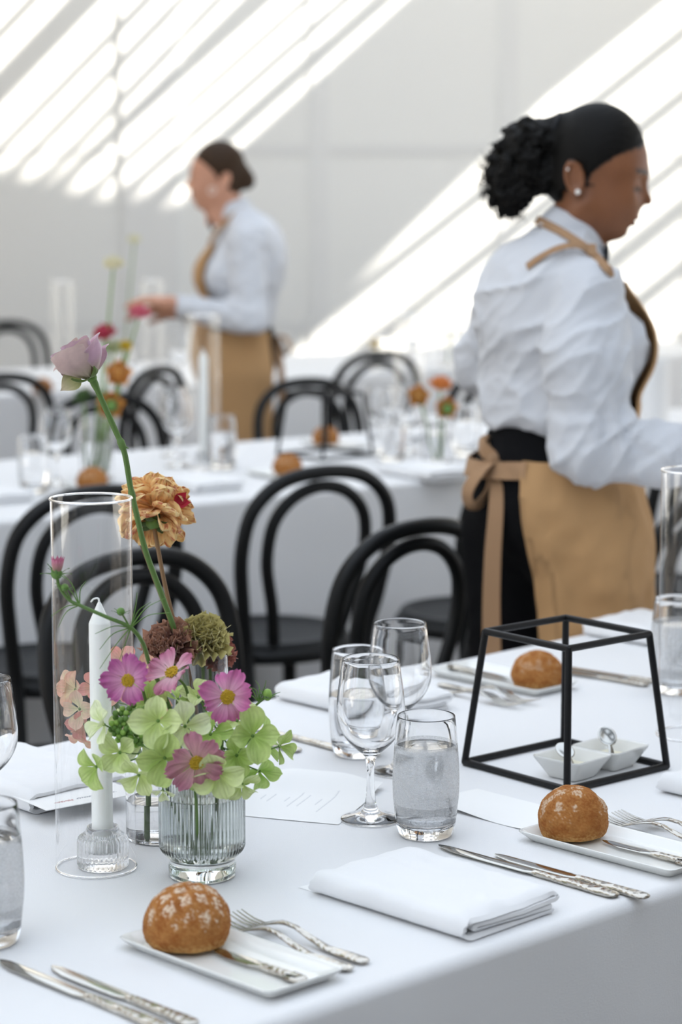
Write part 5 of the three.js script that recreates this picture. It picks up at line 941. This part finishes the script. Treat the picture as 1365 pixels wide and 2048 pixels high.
  for (let k = 0; k < 150; k++) { const a = rnd(0.9, 5.2), b = rnd(-1, 1), c = V(-0.095 + Math.cos(a) * 0.042, 1.51 + Math.sin(a) * 0.055, b * 0.036), dir = V(Math.cos(a), Math.sin(a) - 0.5, b * 0.5).normalize(), L = rnd(0.012, 0.03), s = rnd(0.003, 0.006), ph = rnd(6), side = dir.clone().cross(V(0, 0, 1)).normalize(); curls.push(rod(Array.from({ length: 6 }, (_, i) => c.clone().addScaledVector(dir, i / 5 * L).addScaledVector(side, Math.sin(i * 1.7 + ph) * s).add(V(0, 0, Math.cos(i * 1.7 + ph) * s))), (u) => lerp(0.0011, 0.0005, u), 4, 10)); }
  const hm = part(t, 'hair', merge([solid(hair, [-0.17, 1.43, -0.1], [0.18, 1.67, 0.1], 0.0036), ...curls]), M.hairBlack, 'black hair in a curly ponytail');
  part(hm, 'hair_tie', ringRod(Array.from({ length: 12 }, (_, i) => [-0.023 + Math.cos(i / 12 * TAU) * 0.012, 1.6 + Math.cos(i / 12 * TAU) * 0.024, Math.sin(i / 12 * TAU) * 0.029]), 0.004, 8, 30), M.bow);
  for (const s of [-1, 1]) { part(t, 'earring', new THREE.SphereGeometry(0.005, 14, 12), M.pearl, 'pearl stud').position.copy(unturn(0.031, 1.4865, s * 0.0775)); part(t, 'earring', new THREE.SphereGeometry(0.0024, 10, 8), M.pearl).position.copy(unturn(0.013, 1.526, s * 0.0775)); }
  // collar, bow tie
  part(sh, 'collar', shirtCollar(t, [0.008, 1.401, 0], [0.47, 0.88, 0], 0.069, 0.0555, 0.038), M.shirt, 'white turned collar');
  part(t, 'bow_tie', bowTie(0.071, 1.373, 0, [1, -0.1, 0]), M.bow, 'black bow tie');
  // apron: bib, skirt, straps, bow at the back
  const clothed = (p) => Math.min(shirt(p), legs(p));
  const smoothBody = (p) => { let d = smin(torso(p), legs(p), 0.05); return d; };
  const a0 = 0.35; // angle of "forward" about +y, measured from +x towards -z
  const bib = wrapSheet(smoothBody, -0.02, 0, (u, v) => a0 + lerp(-0.95, 0.95, u) * lerp(0.62, 1, v), (v) => lerp(1.327, 1.0, v), 26, 30, (u, v) => 0.008 + 0.012 * (1 - v) + 0.004 * Math.sin(u * 14) * (1 - v));
  part(apron, 'bib', clothFrom(bib), M.apron, 'tan apron bib');
  const span = (v) => lerp(2.42, 2.05, v);
  const skirt = wrapSheet(smoothBody, -0.005, 0, (u, v) => a0 + lerp(-span(v), 1.7, u), (v) => lerp(1.018, 0.42, v), 90, 60, (u, v) => 0.009 + 0.02 * v + (0.004 + 0.012 * v) * (0.5 + 0.5 * Math.sin(u * 31 + 2 * noise(u * 4, v * 2, 3))) * Math.min(1, v * 2.5) + 0.004 * noise(u * 14, v * 7, 9));
  part(apron, 'skirt', clothFrom(skirt), M.apron, 'tan apron skirt tied at the back');
  const surf = (x, y, off = 0.004, from = 0.45) => { const p = V(x, y, from); for (let k = 0; k < 90; k++) { const f = clothed(p); if (f < off) break; p.z -= Math.max(0.001, (f - off) * 0.7); } return p; };
  const neckPts = [V(-0.052, 1.438, 0.012), V(-0.035, 1.43, 0.045), surf(0.0, 1.41, 0.006), surf(0.033, 1.385, 0.006), surf(0.062, 1.352, 0.008), V(0.098, 1.326, 0.045)];
  part(apron, 'neck_strap', ribbon(neckPts, 0.016, [V(-0.6, 0.4, 0.6), V(-0.4, 0.5, 0.8), V(0, 0.6, 0.8), V(0.1, 0.5, 0.85), V(0.3, 0.4, 0.85), V(0.6, 0.3, 0.7)]), M.strap, 'tan apron neck strap');
  const loose = [surf(0.03, 1.388, 0.009), surf(0.005, 1.397, 0.014), surf(-0.03, 1.39, 0.014), surf(-0.055, 1.375, 0.008), surf(-0.077, 1.358, 0.006)];
  part(apron, 'strap_end', ribbon(loose, 0.013, [V(0, 0.6, 0.8), V(0, 0.7, 0.7), V(0, 0.7, 0.7), V(-0.2, 0.6, 0.8), V(-0.3, 0.5, 0.8)]), M.strap);
  part(apron, 'strap_buckle', uvBox(slab(0.016, 0.004, 0.024, 0.003)).rotateX(0.9), M.strap).position.copy(surf(0.034, 1.386, 0.008));
  const kx = -0.125, ky = 1.012, kz = 0.075;
  part(apron, 'waist_tie', clothFrom(wrapSheet(smoothBody, -0.005, 0, (u) => a0 + lerp(1.68, 3.93, u), (v, u) => 1.018 - v * 0.03 - 0.03 * Math.sin(u * Math.PI) * 0.3, 40, 4, 0.012)), M.strap, 'tan waist tie');
  const N_ = V(-0.75, 0, 0.66);
  part(apron, 'bow_knot', new THREE.SphereGeometry(0.017, 14, 10).scale(0.9, 0.85, 1), M.strap).position.set(kx, ky, kz);
  part(apron, 'bow_loop', ribbon([V(kx, ky, kz + 0.01), V(kx - 0.028, ky - 0.012, kz + 0.035), V(kx - 0.052, ky - 0.055, kz + 0.03), V(kx - 0.04, ky - 0.082, kz + 0.02), V(kx - 0.012, ky - 0.055, kz + 0.02), V(kx, ky, kz + 0.008)], 0.034, [N_, V(-0.9, 0.5, 0.5), V(-1, -0.1, 0.5), V(-0.3, -1, 0.5), V(1, -0.3, 0.6), V(0.8, 0, 0.6)], 40), M.strap, 'loop of the apron bow');
  part(apron, 'bow_loop', ribbon([V(kx, ky, kz), V(kx - 0.022, ky + 0.022, kz - 0.03), V(kx - 0.012, ky + 0.038, kz - 0.05), V(kx + 0.005, ky + 0.016, kz - 0.03), V(kx, ky, kz)], 0.028, [N_, V(-1, 0.4, 0), V(-0.2, 1, 0.2), V(0.6, 0.3, 0.6), N_], 30), M.strap, 'loop of the apron bow');
  part(apron, 'bow_tail', ribbon([V(kx, ky - 0.005, kz + 0.012), V(kx - 0.001, 0.94, 0.125), V(kx - 0.006, 0.86, 0.13), V(kx - 0.008, 0.76, 0.125), V(kx - 0.006, 0.66, 0.12)], (u) => lerp(0.024, 0.036, u), [V(-0.4, 0, 0.9), V(-0.4, 0, 0.9), V(-0.35, 0, 0.93), V(-0.4, 0, 0.9), V(-0.4, 0, 0.9)], 30), M.strap, 'hanging end of the apron tie');
}
{ // waitress in the background, facing the other way
  const O = [-0.36, 0, -7.85], yaw = 0.25;
  const apron = new THREE.Group(); apron.name = 'apron'; const t = thing('person', 'waitress with brown hair in a bun, tan apron, reaching over the far table', 'person', O);
  t.add(apron);
  const body = (p) => V(-p.x * Math.cos(yaw) + p.z * Math.sin(yaw), p.y, p.x * Math.sin(yaw) + p.z * Math.cos(yaw)); // forward (-x), up, towards the camera side
  const arms = [[[0.045, 1.315, 0.14], [0.055, 1.06, 0.2], [-0.19, 1.11, 0.17]], [[0.0, 1.315, -0.17], [-0.02, 1.07, -0.21], [-0.2, 1.075, -0.06]]];
  const sleeve = (p, a) => smin(cone(p, a[0], a[1], 0.062, 0.055), cone(p, a[1], a[2], 0.052, 0.037), 0.04);
  const torso = (p) => { const b = body(V(p.x - 0.03, p.y, p.z)); let d = egg(b, [-0.01, 1.23, 0], [0.118, 0.19, 0.16]); d = smin(d, egg(b, [-0.045, 1.27, 0], [0.09, 0.12, 0.15]), 0.05); d = smin(d, cone(b, [-0.01, 1.34, -0.14], [-0.01, 1.34, 0.14], 0.046, 0.046), 0.05); d = smin(d, cone(p, [0.01, 1.41, 0], [0.04, 1.35, 0.1], 0.046, 0.04), 0.04); d = smin(d, egg(V(b.x, b.y, Math.abs(b.z)), [0.08, 1.2, 0.07], [0.068, 0.075, 0.068]), 0.05); return smin(d, egg(b, [0.01, 1.07, 0], [0.11, 0.1, 0.145]), 0.05); };
  const shirt = (p) => { let d = smin(torso(p), Math.min(sleeve(p, arms[0]), sleeve(p, arms[1])), 0.02); d = smax(d, 1.02 - p.y, 0.02); d = smax(d, -0.185 - p.x, 0.004); return d - 0.006 * fold(p, [9, 14, 9], 4); };
  const sh = part(t, 'shirt', uvBox(solid(shirt, [-0.28, 0.95, -0.33], [0.26, 1.47, 0.33], 0.008)), M.shirt, 'white shirt with long sleeves');
  const legs = (p) => { const b = body(p); let d = egg(b, [0.0, 0.92, 0], [0.135, 0.14, 0.165]); d = smin(d, cone(b, [0.0, 1.05, 0], [0, 0.98, 0], 0.12, 0.13), 0.05); for (const s of [-1, 1]) d = smin(d, smin(cone(b, [-0.01, 0.86, 0.08 * s], [-0.02, 0.5, 0.085 * s], 0.098, 0.072), cone(b, [-0.02, 0.5, 0.085 * s], [-0.05, 0.09, 0.09 * s], 0.072, 0.056), 0.04), 0.03); return smax(smax(d, p.y - 1.06, 0.01), 0.075 - p.y, 0.006); };
  part(t, 'trousers', uvBox(solid(legs, [-0.25, 0.05, -0.3], [0.25, 1.08, 0.3], 0.012)), M.trousers, 'black trousers');
  for (const s of [-1, 1]) part(t, 'shoe', solid((p) => { const b = body(p); let d = cone(b, [-0.09, 0.045, 0.09 * s], [0.1, 0.035, 0.095 * s], 0.04, 0.034); d = smin(d, cone(b, [-0.05, 0.1, 0.09 * s], [-0.05, 0.05, 0.09 * s], 0.042, 0.042), 0.03); return smax(d, 0.003 - p.y, 0.004); }, [-0.3, -0.02, -0.3], [0.3, 0.16, 0.3], 0.012), M.shoe);
  // the head frame: mirrored and lifted compared with the first
  const ct = Math.cos(0.2), st = Math.sin(0.2), toHead = (p) => { const x = -(p.x + 0.062), y = p.y - 1.545; return V(0.062 + x * ct + y * st, 1.53 - x * st + y * ct, p.z); };
  const head = (p) => headField(toHead(p));
  const neck = (p) => cone(p, [0.0, 1.36, 0], [-0.03, 1.47, 0], 0.05, 0.048);
  const hands = [[V(-0.195, 1.112, 0.17), V(-0.97, 0.18, -0.1), V(0.15, 0.95, 0.2)], [V(-0.21, 1.077, -0.06), V(-0.95, 0.1, 0.2), V(0.1, 0.9, -0.3)]];
  const core = (p) => { let d = torso(p) + 0.014; d = Math.min(d, neck(p)); d = smin(d, sleeve(p, arms[0]) + 0.018, 0.02); d = smin(d, sleeve(p, arms[1]) + 0.018, 0.02); return smin(d, legs(p) + 0.02, 0.03); };
  const tone = (p) => { const q = toHead(p), z = Math.abs(q.z); let c = mix([0.5, 0.24, 0.15], [0.56, 0.29, 0.19], 0.5 + 0.5 * noise(p.x * 15, p.y * 15, p.z * 15)); const on = smoothstep(p.y, 1.4, 1.43); c = mix(c, [0.4, 0.1, 0.08], on * Math.exp(-(((q.y - 1.4358) / 0.0075) ** 2)) * smoothstep(q.x, 0.1165, 0.121) * (1 - smoothstep(z, 0.016, 0.02))); c = mix(c, [0.06, 0.03, 0.015], on * Math.exp(-(((q.y - 1.5205) / 0.0035) ** 2)) * smoothstep(z, 0.008, 0.013) * (1 - smoothstep(z, 0.036, 0.047)) * smoothstep(q.x, 0.1, 0.11)); return mix(c, [0.04, 0.02, 0.012], on * Math.exp(-(((q.y - 1.4925) / 0.003) ** 2)) * smoothstep(z, 0.014, 0.018) * (1 - smoothstep(z, 0.041, 0.045)) * smoothstep(q.x, 0.112, 0.118)); };
  part(t, 'body', paint(merge([solid(core, [-0.28, 0.06, -0.33], [0.26, 1.46, 0.33], 0.015), solid((p) => smin(head(p), neck(p), 0.02), [-0.2, 1.37, -0.1], [0.08, 1.68, 0.1], 0.0042), ...hands.map(([w, d, n]) => { const D = d.normalize(), Nn = n.addScaledVector(D, -n.dot(D)).normalize(), S = D.clone().cross(Nn); return solid((p) => handField(p, w, D, Nn, S, 0.5), [w.x - 0.22, w.y - 0.13, w.z - 0.1], [w.x + 0.07, w.y + 0.11, w.z + 0.1], 0.004); })]), tone), M.skin, 'light skin of face and hands');
  const hair = (p) => { let d = hairCap(toHead(p)); let q = egg(p, [0.032, 1.523, 0], [0.038, 0.034, 0.038]); q = smin(q, egg(p, [0.012, 1.552, 0], [0.035, 0.03, 0.035]), 0.02); q -= 0.004 * noise(p.x * 40, p.y * 40, p.z * 40); return smin(d, q, 0.015); };
  part(t, 'hair', solid(hair, [-0.22, 1.42, -0.1], [0.1, 1.69, 0.1], 0.0048), M.hairBrown, 'dark brown hair with a low bun');
  for (const s of [-1, 1]) part(t, 'earring', ringRod(Array.from({ length: 10 }, (_, i) => [-0.072 + Math.cos(i / 10 * TAU) * 0.011, 1.488, s * (0.079 + Math.sin(i / 10 * TAU) * 0.001)]).map(([x, y, z], i) => [x, y + Math.sin(i / 10 * TAU) * 0.011, z]), 0.0018, 6, 24), M.pearl, 'hoop earring');
  part(sh, 'collar', shirtCollar(t, [0.0, 1.412, 0], [-0.35, 0.93, 0], 0.068, 0.055, 0.036), M.shirt, 'white turned collar');
  part(t, 'bow_tie', bowTie(-0.08, 1.376, 0, [-1, -0.1, 0]), M.bow, 'black bow tie');
  const both = (p) => smin(torso(p), legs(p), 0.05), a0 = Math.PI - yaw * -1;
  part(apron, 'bib', clothFrom(wrapSheet(both, 0.02, 0, (u, v) => a0 + lerp(-0.65, 0.65, u) * lerp(0.7, 1, v), (v) => lerp(1.31, 0.99, v), 24, 26, 0.012)), M.apron, 'tan apron bib');
  part(apron, 'skirt', clothFrom(wrapSheet(both, 0, 0, (u) => a0 + lerp(-2.15, 2.15, u), (v) => lerp(1.02, 0.42, v), 70, 44, (u, v) => 0.009 + 0.014 * v + 0.006 * Math.sin(u * 29) * v)), M.apron, 'tan apron skirt');
  part(apron, 'neck_strap', ribbon([V(0.052, 1.45, 0.0), V(0.035, 1.435, 0.05), V(-0.01, 1.4, 0.08), V(-0.06, 1.35, 0.08), V(-0.085, 1.31, 0.06)], 0.018, [V(0.6, 0.5, 0.6), V(0.4, 0.6, 0.8), V(0, 0.6, 0.8), V(-0.3, 0.4, 0.85), V(-0.6, 0.3, 0.7)]), M.strap);
  part(apron, 'bow_loop', ribbon([V(0.135, 1.0, 0.04), V(0.17, 0.995, 0.05), V(0.19, 0.955, 0.045), V(0.165, 0.935, 0.04), V(0.135, 0.995, 0.04)], 0.03, [V(1, 0, 0.3), V(0.6, 1, 0.4), V(1, 0, 0.4), V(0.3, -1, 0.4), V(-0.5, 0, 0.8)], 30), M.strap, 'loop of the apron bow');
  part(apron, 'bow_tail', ribbon([V(0.135, 0.995, 0.04), V(0.15, 0.93, 0.05), V(0.16, 0.82, 0.06), V(0.15, 0.7, 0.06)], 0.03, [V(0.6, 0, 0.8), V(0.6, 0, 0.8), V(0.6, 0, 0.8), V(0.6, 0, 0.8)], 24), M.strap, 'hanging end of the apron tie');
}
renderer.render(scene, camera);
